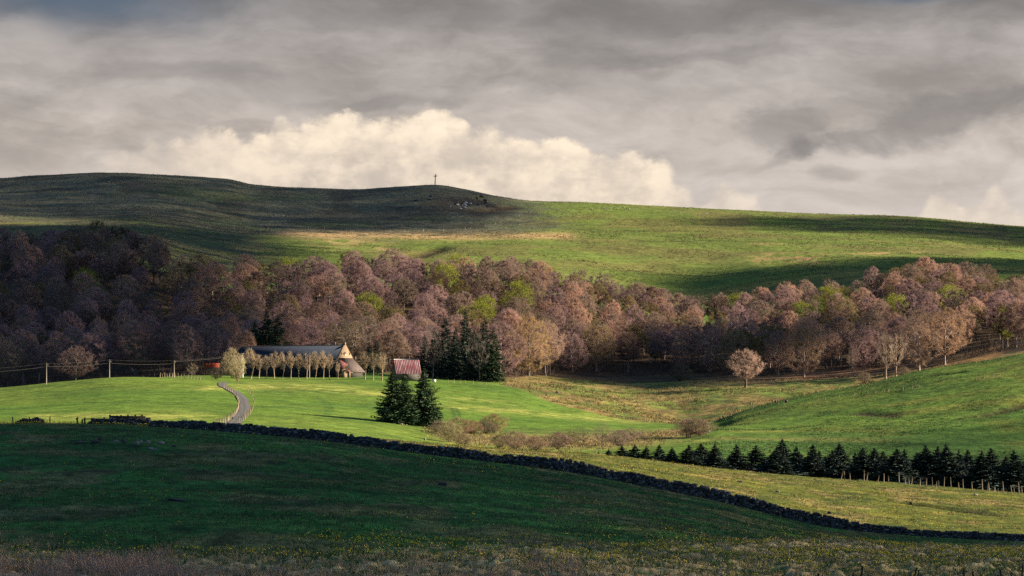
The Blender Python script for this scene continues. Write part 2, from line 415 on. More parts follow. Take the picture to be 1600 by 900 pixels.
C = mixc(C, (.44, .29, .14), strip*ss(.3, .55, n_mid+.1)*.95)
C = mixc(C, (.33, .24, .11), up*band([(470, 372), (560, 380), (640, 396)], 9)*ss(.42, .6, fbm(X/8, D/20, 77, 4))*.8)
C = mixc(C, (.36, .23, .11), up*(band([(1170, 407), (1230, 404), (1290, 406)], 7)+band([(1165, 398), (1220, 397), (1380, 396)], 1.5)+band([(1180, 381), (1215, 381)], 2)+band([(1320, 398), (1440, 394)], 2))*ss(.45, .58, n_sm*.5+n_mid*.5)*.9)
C = mixc(C, (.05, .05, .03), up*band([(1005, 376), (1050, 376)], 2)*ss(.4, .5, n_mid)*.8)
for pts, w, dep in DITCH:
    C = mixc(C, (.046, .028, .020), np.exp(-(seg_dist(PX, D, pts)/(w*.9))**2)*.9)
C = C*(0.80+.4*n_ti[..., None]*.5+.4*n_sm[..., None]*.5)

V = np.stack([X, D, Z], -1).reshape(-1, 3)
I = np.arange(NR*NC).reshape(NR, NC)
Q = np.stack([I[:-1, :-1], I[:-1, 1:], I[1:, 1:], I[1:, :-1]], -1).reshape(-1, 4)

def ground_material():
    m, g, b = mat_base('turf', .95, .05)
    geo = g.n('ShaderNodeNewGeometry')
    pos = geo.outputs['Position']
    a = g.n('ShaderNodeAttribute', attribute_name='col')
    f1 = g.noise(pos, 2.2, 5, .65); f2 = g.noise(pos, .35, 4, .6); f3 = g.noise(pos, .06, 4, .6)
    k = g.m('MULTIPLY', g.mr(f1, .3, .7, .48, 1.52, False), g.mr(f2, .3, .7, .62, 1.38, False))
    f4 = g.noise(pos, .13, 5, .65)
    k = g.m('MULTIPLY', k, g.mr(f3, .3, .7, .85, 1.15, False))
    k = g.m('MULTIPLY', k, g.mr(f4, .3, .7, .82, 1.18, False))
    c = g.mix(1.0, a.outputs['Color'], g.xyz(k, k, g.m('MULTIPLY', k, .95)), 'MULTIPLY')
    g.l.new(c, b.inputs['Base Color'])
    h = g.m('ADD', g.m('MULTIPLY', f1, .10), g.m('MULTIPLY', f2, .45))
    h = g.m('ADD', h, g.m('MULTIPLY', f3, 1.2))
    bp = g.n('ShaderNodeBump'); bp.inputs['Strength'].default_value = .8; bp.inputs['Distance'].default_value = 1.0
    g.l.new(h, bp.inputs['Height']); g.l.new(bp.outputs[0], b.inputs['Normal'])
    return m
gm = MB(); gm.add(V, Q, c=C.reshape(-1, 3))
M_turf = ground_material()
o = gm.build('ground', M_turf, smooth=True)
tag(o, 'rolling green pasture with heath and leaf litter reaching the skyline', 'ground', kind='structure')

# ------------------------------------------------------------------ plants
def unit(v): return v/(np.linalg.norm(v, axis=-1, keepdims=True)+1e-9)

def bez(p0, c, p1, n):
    t = np.linspace(0, 1, n)[:, None]
    return (1-t)**2*p0+2*t*(1-t)*c+t*t*p1

def twigs(mb, P, Dn, L, w, r, c=None, side=None):
    """thin tapering shoots"""
    n = len(P); s = unit(np.cross(Dn, r.normal(size=(n, 3)))) if side is None else side
    w = (np.ones(n)*w)[:, None]; L = (np.ones(n)*L)[:, None]
    bend = r.normal(0, .12, (n, 3))
    mid = P+Dn*L*.5+bend*L*.5
    V = np.stack([P-s*w/2, P+s*w/2, mid+s*w*.4, mid-s*w*.4, P+Dn*L], 1).reshape(-1, 3)
    k = np.arange(n)[:, None]*5
    cc = None if c is None else np.repeat(c, 5, axis=0)
    mb.add(V, k+np.array([[0, 1, 2, 3]]), k+np.array([[3, 2, 4]]), cc)

def leaves(mb, P, size, r, c=None):
    n = len(P); a = unit(r.normal(size=(n, 3))); b = unit(np.cross(a, r.normal(size=(n, 3))))
    s = (np.ones(n)*size)[:, None]
    V = np.stack([P-a*s, P+b*s*.55, P+a*s, P-b*s*.55], 1).reshape(-1, 3)
    cc = None if c is None else np.repeat(c, 4, axis=0)
    mb.add(V, np.arange(n)[:, None]*4+np.array([[0, 1, 2, 3]]), None, cc)

def crown_pts(r, n, H, zb, Rx, lob, inner=.5, power=.8, widest=.45):
    """points in a domed crown between heights zb and H"""
    out = []
    while len(out) < n:
        t = r.random(); a = r.random()*2*math.pi
        rad = (math.sin(math.pi*min(1, t/widest)/2) if t < widest else math.cos(math.pi/2*(t-widest)/(1-widest)))
        rad = max(rad, 0)**power
        if r.random() > rad+.12: continue
        k = 1+.24*math.sin(a*2+lob[0]+t*3)+.18*math.sin(a*3+lob[1]-t*5)+.14*math.sin(a*5+lob[2]+t*9)
        f = (inner+(1-inner)*r.random()**.55)
        q = Rx*rad*k*f
        z = zb+(H-zb)*(t if f > .8 else t*(.75+.25*f))
        out.append((q*math.cos(a), q*math.sin(a), z))
    return np.array(out)

def nearest(pool, e, r):
    d = np.linalg.norm(pool-e, axis=1)+2.5*np.maximum(0, pool[:, 2]-e[2]+.15)
    k = np.argpartition(d, min(3, len(d)-1))[:3]
    return int(r.choice(k))

def bare_tree(seed, H=16., Rx=6.5, bole=.16, n1=11, n2=70, n3=460, nt=12500, tl=.78, tw=.055, rt=.30, widest=.46, upright=.35, power=.52, stems=1, lean=0.0, leaf=0, leafsize=.16, spread=.5):
    """trunk with limbs (one mesh) and the crown of branchlets and shoots (another)"""
    r = np.random.default_rng(seed); lob = r.random(3)*6.3
    T = MB(); Cn = MB(); zb = H*bole
    pool = []; 
    for s in range(stems):
        a = s*2*math.pi/max(stems, 1)+r.random(); off = 0 if stems == 1 else spread
        base = np.array([off*.5*math.cos(a), off*.5*math.sin(a), -.35])
        tip = np.array([lean*H+(off*Rx*.7*math.cos(a) if stems > 1 else r.normal(0, .4)), (off*Rx*.7*math.sin(a) if stems > 1 else r.normal(0, .4)), H*(.8 if stems == 1 else .72+.12*r.random())])
        c = (base+tip)/2+np.array([r.normal(0, .35), r.normal(0, .35), H*.05])
        P = bez(base, c, tip, 9); rr = (rt if stems == 1 else rt*.6)*np.array([1.5, 1.0, .88, .78, .62, .46, .32, .2, .08])
        T.tube(P, rr, 7); pool.append(bez(base, c, tip, 30)[6 if stems == 1 else 3:])
    tr = np.concatenate(pool)
    E1 = crown_pts(r, n1, H*.93, zb, Rx*.86, lob, .75, power, widest)
    for e in E1:
        cand = tr[(tr[:, 2] > zb*.75) & (tr[:, 2] < max(e[2]-.25*H*r.random()-.05*H, zb*1.05))]
        if not len(cand): cand = tr[:3]
        p0 = cand[int(r.integers(max(0, len(cand)-8), len(cand)))]
        hor = np.linalg.norm((e-p0)[:2])
        c = p0+(e-p0)*.5+np.array([0, 0, hor*upright*.3])
        B = bez(p0, c, e, 7); B[1:-1] += r.normal(0, .02*H*.3, B[1:-1].shape)
        T.tube(B, rt*np.linspace(.42, .10, 7), 5, False); pool.append(bez(p0, c, e, 14)[3:])
    L1 = np.concatenate(pool)
    E2 = crown_pts(r, n2, H*.97, zb, Rx*.95, lob, .5, power, widest); p2 = []
    for e in E2:
        p0 = L1[nearest(L1, e, r)]
        c = p0+(e-p0)*.5+np.array([0, 0, np.linalg.norm(e-p0)*.16])
        B = bez(p0, c, e, 5); B[1:-1] += r.normal(0, .12, (3, 3))
        T.tube(B, rt*np.linspace(.17, .055, 5), 4, False); p2.append(bez(p0, c, e, 9)[2:])
    L2 = np.concatenate(p2+pool[stems:])
    E3 = crown_pts(r, n3, H, zb, Rx, lob, .68, power, widest); p3 = []
    for e in E3:
        p0 = L2[nearest(L2, e, r)]
        d = e-p0; c = p0+d*.5+np.array([0, 0, np.linalg.norm(d)*.15])
        B = bez(p0, c, e, 3)
        Cn.tube(B, [rt*.075, rt*.055, rt*.03], 3, False)
        p3.append(np.concatenate([bez(p0, c, e, 7)[2:], e[None]]))
    L3 = np.concatenate(p3)
    cen = np.array([0, 0, zb+(H-zb)*.25])
    k = r.integers(0, len(L3), nt); P = L3[k]+r.normal(0, .10, (nt, 3))
    Dn = unit(unit(P-cen)*.9+r.normal(0, .55, (nt, 3))+np.array([0, 0, upright]))
    # most shoots lie in flat sprays that follow the dome, the rest stick out of it
    rad = unit((P-cen)*np.array([1, 1, 1.15])); k2 = r.random(nt) < .68
    flat = unit(rad*.35+np.cross(rad, r.normal(size=(nt, 3)))*.75+np.array([0, 0, upright*.5]))
    Dn = np.where(k2[:, None], flat, Dn)
    side = np.where(k2[:, None], unit(np.cross(rad, Dn)+r.normal(0, .22, (nt, 3))), unit(np.cross(Dn, r.normal(size=(nt, 3)))))
    bright = .88+.24*r.random((nt, 1))*np.ones((1, 3))
    twigs(Cn, P, Dn, tl*(.5+r.random(nt)), tw*(.7+.6*r.random(nt)), r, bright, side)
    if leaf:
        k = r.integers(0, len(L3), leaf); P = L3[k]+r.normal(0, .35, (leaf, 3))
        leaves(Cn, P, leafsize*(.6+.8*r.random(leaf)), r, np.array([.95, 1.25, .35])*(.8+.5*r.random((leaf, 1))))
    return T, Cn

def leafy_tree(seed, H, Rx, nl, **kw):
    """a tree in young leaf: clumps of small leaves with gaps"""
    T, Cn = bare_tree(seed, H, Rx, n3=160, nt=1200, **kw)
    r = np.random.default_rng(seed+5); lob = r.random(3)*6
    cl = crown_pts(r, 130, H, H*kw.get('bole', .22), Rx, lob, .45, .7, .45)
    k = r.integers(0, len(cl), nl)
    P = cl[k]+r.normal(0, 1, (nl, 3))*np.array([.6, .6, .38])*(Rx/5)
    Lf = MB(); leaves(Lf, P, .20*(.6+.8*r.random(nl)), r, .75+.5*r.random((nl, 1))*np.ones((1, 3)))
    return T, Cn, Lf

def conifer(seed, H, Rx, whorls, per, sprays, skirt=.04, power=.85, droop=.25, dens=1.0):
    r = np.random.default_rng(seed)
    T = MB(); Cn = MB()
    P = np.array([[0, 0, -.3], [0, 0, H*.3], [r.normal(0, .03)*H*.1, 0, H*.7], [0, 0, H*.985]])
    T.tube(P, H*np.array([.020, .015, .008, .0015]), 6)
    lobes = r.random(3)*6.3
    PB = []; DB = []; LB = []; WB = []
    for i in range(whorls):
        t = skirt+(1-skirt)*(i+r.random()*.8)/whorls
        if t > .985: continue
        for j in range(per):
            z = H*min(.985, t+r.normal(0, .018))
            a = r.random()*2*math.pi
            L = Rx*(1-t)**power*(.72+.42*r.random())*(1+.12*math.sin(2*a+lobes[0]+t*4)+.10*math.sin(3*a+lobes[1]-t*7))+.14*(1-t)
            if r.random() < .06: L *= 1.25
            dz = -droop*L*(1-t)+.10*L
            o = np.array([0, 0, z]); e = np.array([L*math.cos(a), L*math.sin(a), z+dz])
            m = (o+e)/2+np.array([0, 0, -.10*L])
            B = bez(o, m, e, sprays+2)
            tang = unit(np.gradient(B, axis=0))
            side = np.array([-math.sin(a), math.cos(a), 0])
            for q in range(1, sprays+2):
                s = q/(sprays+1); ls = L*(.42-.24*s)+.10*(1.1-t)
                for sg in (-1, 1):
                    d = unit(tang[q]*.75+side*sg*(.75+.3*r.random())+np.array([0, 0, r.normal(-.05, .22)]))
                    PB.append(B[q]); DB.append(d); LB.append(ls*(.7+.6*r.random())); WB.append(.16*ls+.10)
                if r.random() < .6*dens:
                    PB.append(B[q]); DB.append(unit(np.array([r.normal(0, .3), r.normal(0, .3), -.8 if r.random() < .5 else .5])+tang[q]*.6)); LB.append(ls*.6); WB.append(.15*ls+.08)
            PB.append(B[-2]); DB.append(unit(tang[-1]+np.array([0, 0, .30]))); LB.append(L*.22+.15*(1.1-t)); WB.append(.10*L*.3+.08*(1.1-t))
    for z in np.linspace(H*.93, H*.99, 4):
        for q in range(4):
            PB.append(np.array([0, 0, z-.1])); DB.append(unit(np.array([r.normal(0, .35), r.normal(0, .35), 1.1]))); LB.append(H*.03); WB.append(.06)
    n = len(PB)
    twigs(Cn, np.array(PB), np.array(DB), np.array(LB), np.array(WB), r, .65+.7*r.random((n, 1))*np.ones((1, 3)))
    return T, Cn

M_bark = simple('bark', (.17, .135, .11), .95, .4, 1.5, objcol=True)
M_twig = simple('twig', (1, 1, 1), .9, .18, .35, attr=True, objcol=True, thin=.42)
M_leaf = simple('young_leaf', (1, 1, 1), .8, .25, .6, attr=True, objcol=True, thin=.4)
M_need = simple('needles', (1, 1, 1), .85, .3, .5, attr=True, objcol=True)

def meshes(name, mbs, mats):
    out = []
    for mb, mt, nm in zip(mbs, mats, ('trunk', 'crown', 'foliage')):
        me = mb.mesh(name+'_'+nm); me.materials.append(mt); out.append(me)
    return out

FOREST = [meshes('beech', bare_tree(100+i, **kw), (M_bark, M_twig)) for i, kw in enumerate([
    dict(H=16, Rx=5.5, bole=.30, widest=.32), dict(H=16, Rx=4.9, bole=.36, widest=.36), dict(H=16, Rx=6.2, bole=.28, widest=.30), dict(H=16, Rx=4.6, bole=.28, widest=.42, upright=.6),
    dict(H=16, Rx=5.6, bole=.24, widest=.36), dict(H=16, Rx=6.0, bole=.36, widest=.30), dict(H=16, Rx=5.2, bole=.22, widest=.42, n1=14), dict(H=16, Rx=5.8, bole=.32, widest=.28)])]
EDGE = [meshes('edge_beech', bare_tree(130+i, **kw), (M_bark, M_twig)) for i, kw in enumerate([
    dict(H=16, Rx=6.0, bole=.07, widest=.42, n1=15), dict(H=16, Rx=5.4, bole=.10, widest=.48, n1=14, upright=.5), dict(H=16, Rx=6.6, bole=.05, widest=.38, n1=16)])]
LEAFY = [meshes('leafing', leafy_tree(140+i, 16, 5.6+.5*i, 5200, bole=.2), (M_bark, M_twig, M_leaf)) for i in range(2)]
SPEC = {  # single trees that stand out
 'lone': meshes('lone', bare_tree(201, H=12, Rx=5.4, bole=.24, n1=14, n2=90, n3=420, nt=7000, tl=.8, tw=.04, rt=.42, widest=.38, power=.6), (M_bark, M_twig)),
 'broad': meshes('broad', bare_tree(202, H=18, Rx=7.6, bole=.20, n1=15, n2=100, n3=420, nt=13000, tl=.8, tw=.05, rt=.36), (M_bark, M_twig)),
 'open': meshes('open', bare_tree(203, H=17, Rx=7.0, bole=.30, n1=13, n2=80, n3=300, nt=6500, tl=.85, tw=.05, rt=.36, widest=.55, power=.6), (M_bark, M_twig)),
 'tall': meshes('tall', bare_tree(204, H=20, Rx=6.8, bole=.06, n1=15, n2=95, n3=420, nt=13000, tl=.8, tw=.05, rt=.34, widest=.40, upright=.5), (M_bark, M_twig)),
 'slim': meshes('slim', bare_tree(205, H=14, Rx=3.2, bole=.25, n1=12, n2=55, n3=160, nt=1800, tl=.9, tw=.042, rt=.26, widest=.5, upright=.7), (M_bark, M_twig)),
}
ORCH = [meshes('garden', bare_tree(220+i, H=7.6, Rx=1.15+.12*i, bole=.36, n1=12, n2=50, n3=110, nt=800, tl=.6, tw=.035, rt=.15, widest=.5+.04*i, upright=1.3, power=.6), (M_bark, M_twig)) for i in range(4)]
WILLOW = [meshes('willow', bare_tree(230+i, H=8, Rx=3.4, bole=.12, n1=10, n2=60, n3=260, nt=3600, tl=.9, tw=.05, rt=.22, stems=4, upright=.7, spread=.5, leaf=500, leafsize=.09), (M_bark, M_twig)) for i in range(2)]
BUSH = [meshes('bush', bare_tree(240+i, H=4, Rx=2.4, bole=.06, n1=10, n2=60, n3=240, nt=2600, tl=.6, tw=.035, rt=.10, stems=7, upright=.5, spread=.6, power=.6, widest=.5), (M_bark, M_twig)) for i in range(3)]
SAPL = [meshes('sapling', bare_tree(250+i, H=6, Rx=2.0, bole=.22, n1=9, n2=40, n3=120, nt=800, tl=.6, tw=.035, rt=.11, upright=.5, power=.7), (M_bark, M_twig)) for i in range(2)]
BIGSPRUCE = [meshes('spruce', conifer(301+i, 11.5, 4.3, 34, 11, 5, .03, .75, .22), (M_bark, M_need)) for i in range(3)]
SPRUCE = [meshes('grove_spruce', conifer(311+i, 18, 4.6+.4*i, 44, 9, 4, .06, .7, .35), (M_bark, M_need)) for i in range(3)]
YOUNG = [meshes('young_spruce', conifer(321+i, 6.5, 2.35+.15*i, 48, 9, 4, .0, 1.05, .12), (M_bark, M_need)) for i in range(5)]

def plant(name, ms, pos, sc_, label, cat, group, ctr, ccr, cle=None, rz=None, sxy=1.0):
    t = thing(name, pos, label, cat, group, random.random()*6.28 if rz is None else rz, (sc_*sxy, sc_*sxy, sc_))
    part('trunk', ms[0], t, ctr); part('crown', ms[1], t, ccr)
    if len(ms) > 2: part('foliage', ms[2], t, cle)
    return t

BARK = (1., 1., 1.); PALEBARK = (1.9, 1.8, 1.7)
TWIG = {'purple brown': (.335, .215, .215), 'pinkish tan': (.50, .31, .225), 'dark brown': (.17, .105, .08), 'olive tinted': (.25, .20, .075), 'grey brown': (.27, .20, .15)}

# ---- the hillside wood
LM = [(-30, 'beyond the wires'), (72, 'behind the farthest pole'), (171, 'behind the middle utility pole'), (273, 'behind the nearest pole to the farm'), (330, 'behind the red trailer'),
      (372, 'behind the budding willows'), (415, 'behind the dark spruce clump'), (470, 'behind the middle of the slate roof'), (540, 'behind the sunlit gable'), (590, 'behind the three garden trees'),
      (637, 'behind the red roofed shed'), (690, 'behind the shed half of the grove'), (750, 'behind the darkest grove spruces'), (825, 'behind the yellow budded beech'), (900, 'above the shaded hollow'), (980, 'above the hollow mouth'), (1062, 'behind the bush in the hollow'),
      (1110, 'between the bush and the lone tree'), (1165, 'behind the lone tree'), (1210, 'just past the lone tree'), (1255, 'behind the tall spreading beech'), (1325, 'past the tall spreading beech'), (1390, 'behind the two slim trees'), (1455, 'behind the twin beeches'), (1520, 'above the grassy gap'), (1575, 'above the green slope crest')]
LMX = np.array([p for p, _ in LM])
PLACED = []   # (x, y, radius)
SHARED = 'bare trees of the hillside wood'
wood = []
def try_place(px, d, rad):
    x, y = (px-800)/F*d, d
    for (a, b, r_) in PLACED:
        if (a-x)**2+(b-y)**2 < (rad*.5+r_*.5)**2: return False
    PLACED.append((x, y, rad)); return True

def specimen(key, px, pyb, H, label, ctr, ccr, cat='tree', name='beech_tree', lo=860, hi=1250, rz=None, rad=6, group=None, sxy=1.0, d=None):
    dd = d if d else hit(px, pyb, lo, hi)
    ms = SPEC[key]
    base = {'lone': 12, 'broad': 18, 'open': 17, 'tall': 20, 'slim': 14}[key]
    PLACED.append(((px-800)/F*dd, dd, rad*2))
    return plant(name, ms, at(px, dd), H/base, label, cat, group, ctr, ccr, rz=rz, sxy=sxy)

specimen('lone', 1165, 606, 11.8, 'lone round bare beech standing by itself on the sunlit marsh', (.8, .75, .7), (.50, .345, .275), rz=.4, sxy=.9)
specimen('tall', 826, 579, 19.5, 'tall yellow budded beech at the foot of the wood by the grove', BARK, (.46, .32, .16), rz=1.2, d=975)
specimen('broad', 852, 570, 18, 'pale tan bare beech just behind the yellow budded one', PALEBARK, (.42, .29, .21), d=1003, sxy=.8)
specimen('open', 1150, 572, 18.5, 'pinkish open crowned beech behind the lone tree', PALEBARK, (.46, .30, .235), d=1082, rz=2.2)
specimen('tall', 1256, 577, 19.5, 'tall spreading tan beech at the wood edge over bare litter', PALEBARK, (.42, .285, .185), d=1003, rz=4.0)
specimen('slim', 1332, 580, 9.5, 'small slender tree on the brown litter between large beeches', PALEBARK, (.24, .17, .13), d=985)
specimen('slim', 1384, 592, 14.5, 'pale slim tree at the wood foot, farther from the twin beeches', (2.4, 2.2, 2.0), (.40, .31, .23), d=960, name='birch_tree', cat='birch')
specimen('slim', 1400, 592, 13.5, 'pale slim tree at the wood foot, nearer the twin beeches', (2.4, 2.2, 2.0), (.39, .30, .22), d=962, name='birch_tree', cat='birch')
specimen('tall', 1436, 585, 20, 'many stemmed grey tan beech forming half of the twin crown', PALEBARK, (.40, .285, .20), d=975, rz=.2)
specimen('broad', 1476, 582, 18.5, 'pinkish beech forming the outer half of the twin crown', PALEBARK, (.44, .285, .18), d=978, rz=3.0)
specimen('broad', 118, 604, 11.0, 'low pinkish bushy tree in front of the dim wood, between two poles', BARK, (.20, .135, .125), d=886, sxy=1.2)
specimen('broad', 215, 592, 17, 'domed purple brown beech behind the middle pole', BARK, (.22, .135, .12), d=905, sxy=1.1)
specimen('broad', 12, 604, 14, 'grey tan domed tree at the dim end beyond the last pole', BARK, (.24, .18, .13), d=900)
specimen('open', 555, 585, 17.5, 'grey open tree rising just behind the stone gable', PALEBARK, (.22, .175, .14), d=925, sxy=.9)
specimen('tall', 458, 580, 15.5, 'pinkish bare tree rising behind the slate roof beside the spruce clump', BARK, (.27, .16, .14), d=915, sxy=.9)
specimen('broad', 1290, 575, 14, 'tan bare tree half behind the tall spreading beech', BARK, (.36, .25, .18), d=1045)

def dfront(px): return interp([-300, 330, 640, 800, 850, 880, 1100, 1130, 1190, 1300, 1450, 1600, 1900], [880, 900, 920, 950, 1000, 1045, 1062, 1040, 1028, 1030, 1000, 990, 990], px)
def dback(px): return interp([-300, 170, 220, 270, 340, 480, 880, 1000, 1090, 1300, 1480, 1600, 1900], [1320, 1320, 1285, 1235, 1215, 1245, 1245, 1215, 1200, 1225, 1262, 1235, 1250], px)
# three passes: the upper edge, the lower edge, then the inside
cands = []
for px in np.arange(-60, 1680, 34):
    q = px+random.uniform(-9, 9); cands.append((q, dback(q)-random.uniform(0, 14), 9, 'edge'))
for px in np.arange(-60, 1680, 40):
    q = px+random.uniform(-12, 12)
    cands.append((q, dfront(q)+random.uniform(0, 14), 10.5, 'front'))
for k in range(5000):
    q = random.uniform(-80, 1690); f = random.random()**.9
    cands.append((q, dfront(q)+(dback(q)-dfront(q))*f, 11.0+4*random.random(), 'mid'))
for q, d, rad, kind in cands:
    if len(wood) >= 280: break
    if 655 < q < 790 and d < 955: continue
    if kind != 'edge' and 860 < q < 1120 and d < 1050: continue
    if 1488 < q < 1552 and d < 1050: continue
    if not try_place(q, d, rad): continue
    f = (d-dfront(q))/(dback(q)-dfront(q))
    wood.append([q, d, f, kind])
yellow = [(745, 500, 8), (850, 440, 8), (820, 462, 7), (738, 470, 7), (700, 440, 6), (1240, 478, 8), (1285, 478, 9), (1410, 470, 9), (1580, 500, 9), (460, 402, 5), (120, 450, 6), (718, 440, 6), (1150, 437, 3), (560, 470, 6), (1495, 470, 6)]
def topy(q, d): return pyof(q, d, float(zat(q, d))+12.5)
taken = {}
ordw = sorted(range(len(wood)), key=lambda i: wood[i][0])
chosen = {}
for (yx, yy, s_) in yellow:
    best = min((i for i in range(len(wood)) if i not in chosen), key=lambda i: abs(wood[i][0]-yx)+1.3*abs(topy(*wood[i][:2])-yy+10))
    chosen[best] = s_
labels = []
for i in range(len(wood)):
    q, d, f, kind = wood[i]
    Hh = random.choice([random.uniform(12.0, 14.5), random.uniform(13.5, 17.2)])*(1.06 if kind == 'front' else 1)
    lmn = LM[int(np.argmin(np.abs(LMX-q)))][1]
    tier = 'foot' if f < .12 else 'lower part' if f < .34 else 'middle' if f < .6 else 'upper part' if f < .86 else 'top edge'
    if i in chosen:
        c = 'yellow green leafing'
    else:
        w_ = random.random(); s_ = fbm(q/90, d/30, 5, 2)
        sunny = ss(700, 1000, q)
        if w_ < .09: c = 'olive tinted'
        elif w_ < .20-.06*sunny: c = 'dark brown'
        elif w_ < .45: c = 'grey brown'
        elif (s_ > .52-.06*sunny+.0): c = 'pinkish tan' if random.random() < .35+.5*sunny else 'purple brown'
        else: c = 'purple brown' if random.random() > .3*sunny else 'pinkish tan'
    wood[i] += [Hh, c, tier, lmn]
from collections import defaultdict
cells = defaultdict(list)
for w_ in wood: cells[(w_[5], w_[6], w_[7])].append(w_)
for key, L in cells.items():
    L.sort(key=lambda w_: -w_[4]*(1000/w_[1]))
    words_ = [''] if len(L) == 1 else ['large ', 'smaller '] if len(L) == 2 else ['large ', 'mid-sized ', 'smallest '] if len(L) == 3 else ['large ']+['mid-sized ']*(len(L)-2)+['smallest ']
    for w_, a in zip(L, words_): w_.append(a)
for (q, d, f, kind, Hh, c, tier, lmn, sz) in wood:
    if len((sz+c+' bare tree xx xx xx xx xx '+lmn).split()) > 16: lmn = lmn.replace(' the ', ' ')
    where = {'foot': 'at the wood foot', 'lower part': 'low in the wood', 'middle': 'midway up the wood', 'upper part': 'high in the wood', 'top edge': 'on the wood top edge'}[tier]
    if c == 'yellow green leafing':
        plant('leafing_tree', random.choice(LEAFY), at(q, d), Hh/16*1.04, sz+'yellow green leafing tree '+where+' '+lmn, 'tree', 'leafing trees of the hillside wood', BARK, (.20, .16, .07), tuple(np.array([.27, .30, .035])*random.uniform(.8, 1.1)), sxy=random.uniform(.85, 1.0))
        continue
    base = (np.array(TWIG[c])*.68+np.array([.40, .265, .215])*.32)*random.uniform(.84, 1.12)
    ctr = tuple(np.array([1.05, 1, .95])*random.uniform(1.2, 2.4))
    plant('beech_tree', random.choice(EDGE if (kind == 'front' or f < .10) and random.random() < .75 else FOREST), at(q, d), Hh/16, sz+c+' bare tree '+where+' '+lmn, 'tree', SHARED, ctr, tuple(base), sxy=random.uniform(.84, 1.08))

# the trees crowding between them, past the number one could tell apart
def infill():
    low = [bare_tree(170+i, 16, 5.2, n1=8, n2=34, n3=130, nt=3400, tl=.95, tw=.10, bole=.36, widest=.32) for i in range(4)]
    P = []
    for T, Cn in low:
        V = np.concatenate(T.v+Cn.v); nT = T.n
        f4 = np.concatenate([f for f in T.f4]+[f+nT for f in Cn.f4]); f3 = np.concatenate(T.f3+[f+nT for f in Cn.f3]) if T.f3 or Cn.f3 else np.zeros((0, 3), int)
        cc = np.concatenate(Cn.c); P.append((V, f4, f3, nT, cc))
    r = np.random.default_rng(171); b = MB(); k = 0
    for _ in range(9000):
        if k >= 400: break
        q = r.uniform(-70, 1680); f = r.random(); d = dfront(q)+4+(dback(q)-dfront(q)-4)*f
        if 655 < q < 790 and d < 965: continue
        if 860 < q < 1120 and d < 1062: continue
        if 1488 < q < 1552 and d < 1056: continue
        if not try_place(q, d, 7.6): continue
        V, f4, f3, nT, cc = P[k % 4]; a = r.random()*6.28; s = r.uniform(.68, .96); w = s*r.uniform(.90, 1.15)
        Vr = np.stack([(V[:, 0]*math.cos(a)-V[:, 1]*math.sin(a))*w, (V[:, 0]*math.sin(a)+V[:, 1]*math.cos(a))*w, V[:, 2]*s], -1)+at(q, d)
        base = np.array(TWIG[['purple brown', 'purple brown', 'pinkish tan', 'grey brown', 'dark brown', 'olive tinted'][int(r.integers(6))]])*r.uniform(.55, .9)
        col_ = np.concatenate([np.ones((nT, 3))*np.array([.19, .15, .125]), cc*base])
        b.add(Vr, f4, f3, col_); k += 1
    o = b.build('woodland', simple('twig_mass', (1, 1, 1), .9, .18, .35, attr=True, thin=.42))
    tag(o, 'mass of bare trees crowding the hillside between those that stand clear', 'woodland', kind='stuff')
infill()

# low brushwood under the trees, too dense to count
def brush():
    b = MB(); r = np.random.default_rng(77)
    n = 5200; q = r.uniform(-70, 1680, n); f = r.random(n)**1.3
    d = dfront(q)-4+(dback(q)-dfront(q))*f
    keep = ~((q > 1200) & (q < 1500) & (d < 1035) & (r.random(n) < .9)) & ~((q > 330) & (q < 790) & (d < 935))
    q, d = q[keep], d[keep]; n = len(q)
    P = np.stack([(q-800)/F*d, d, zat(q, d)], -1)
    k = np.repeat(np.arange(n), 9)
    p = P[k]+r.normal(0, .5, (len(k), 3))*np.array([1, 1, 0])
    Dn = unit(r.normal(0, .55, (len(k), 3))+np.array([0, 0, 1.0]))
    cc = np.array([[.10, .07, .055]])*(.7+.6*r.random((n, 1)))
    twigs(b, p, Dn, r.uniform(.8, 3.4, n)[k], .09, r, cc[k])
    o = b.build('undergrowth', simple('brushwood', (1, 1, 1), attr=True))
    tag(o, 'low brown brushwood filling the floor of the wood', 'undergrowth', kind='stuff')
brush()

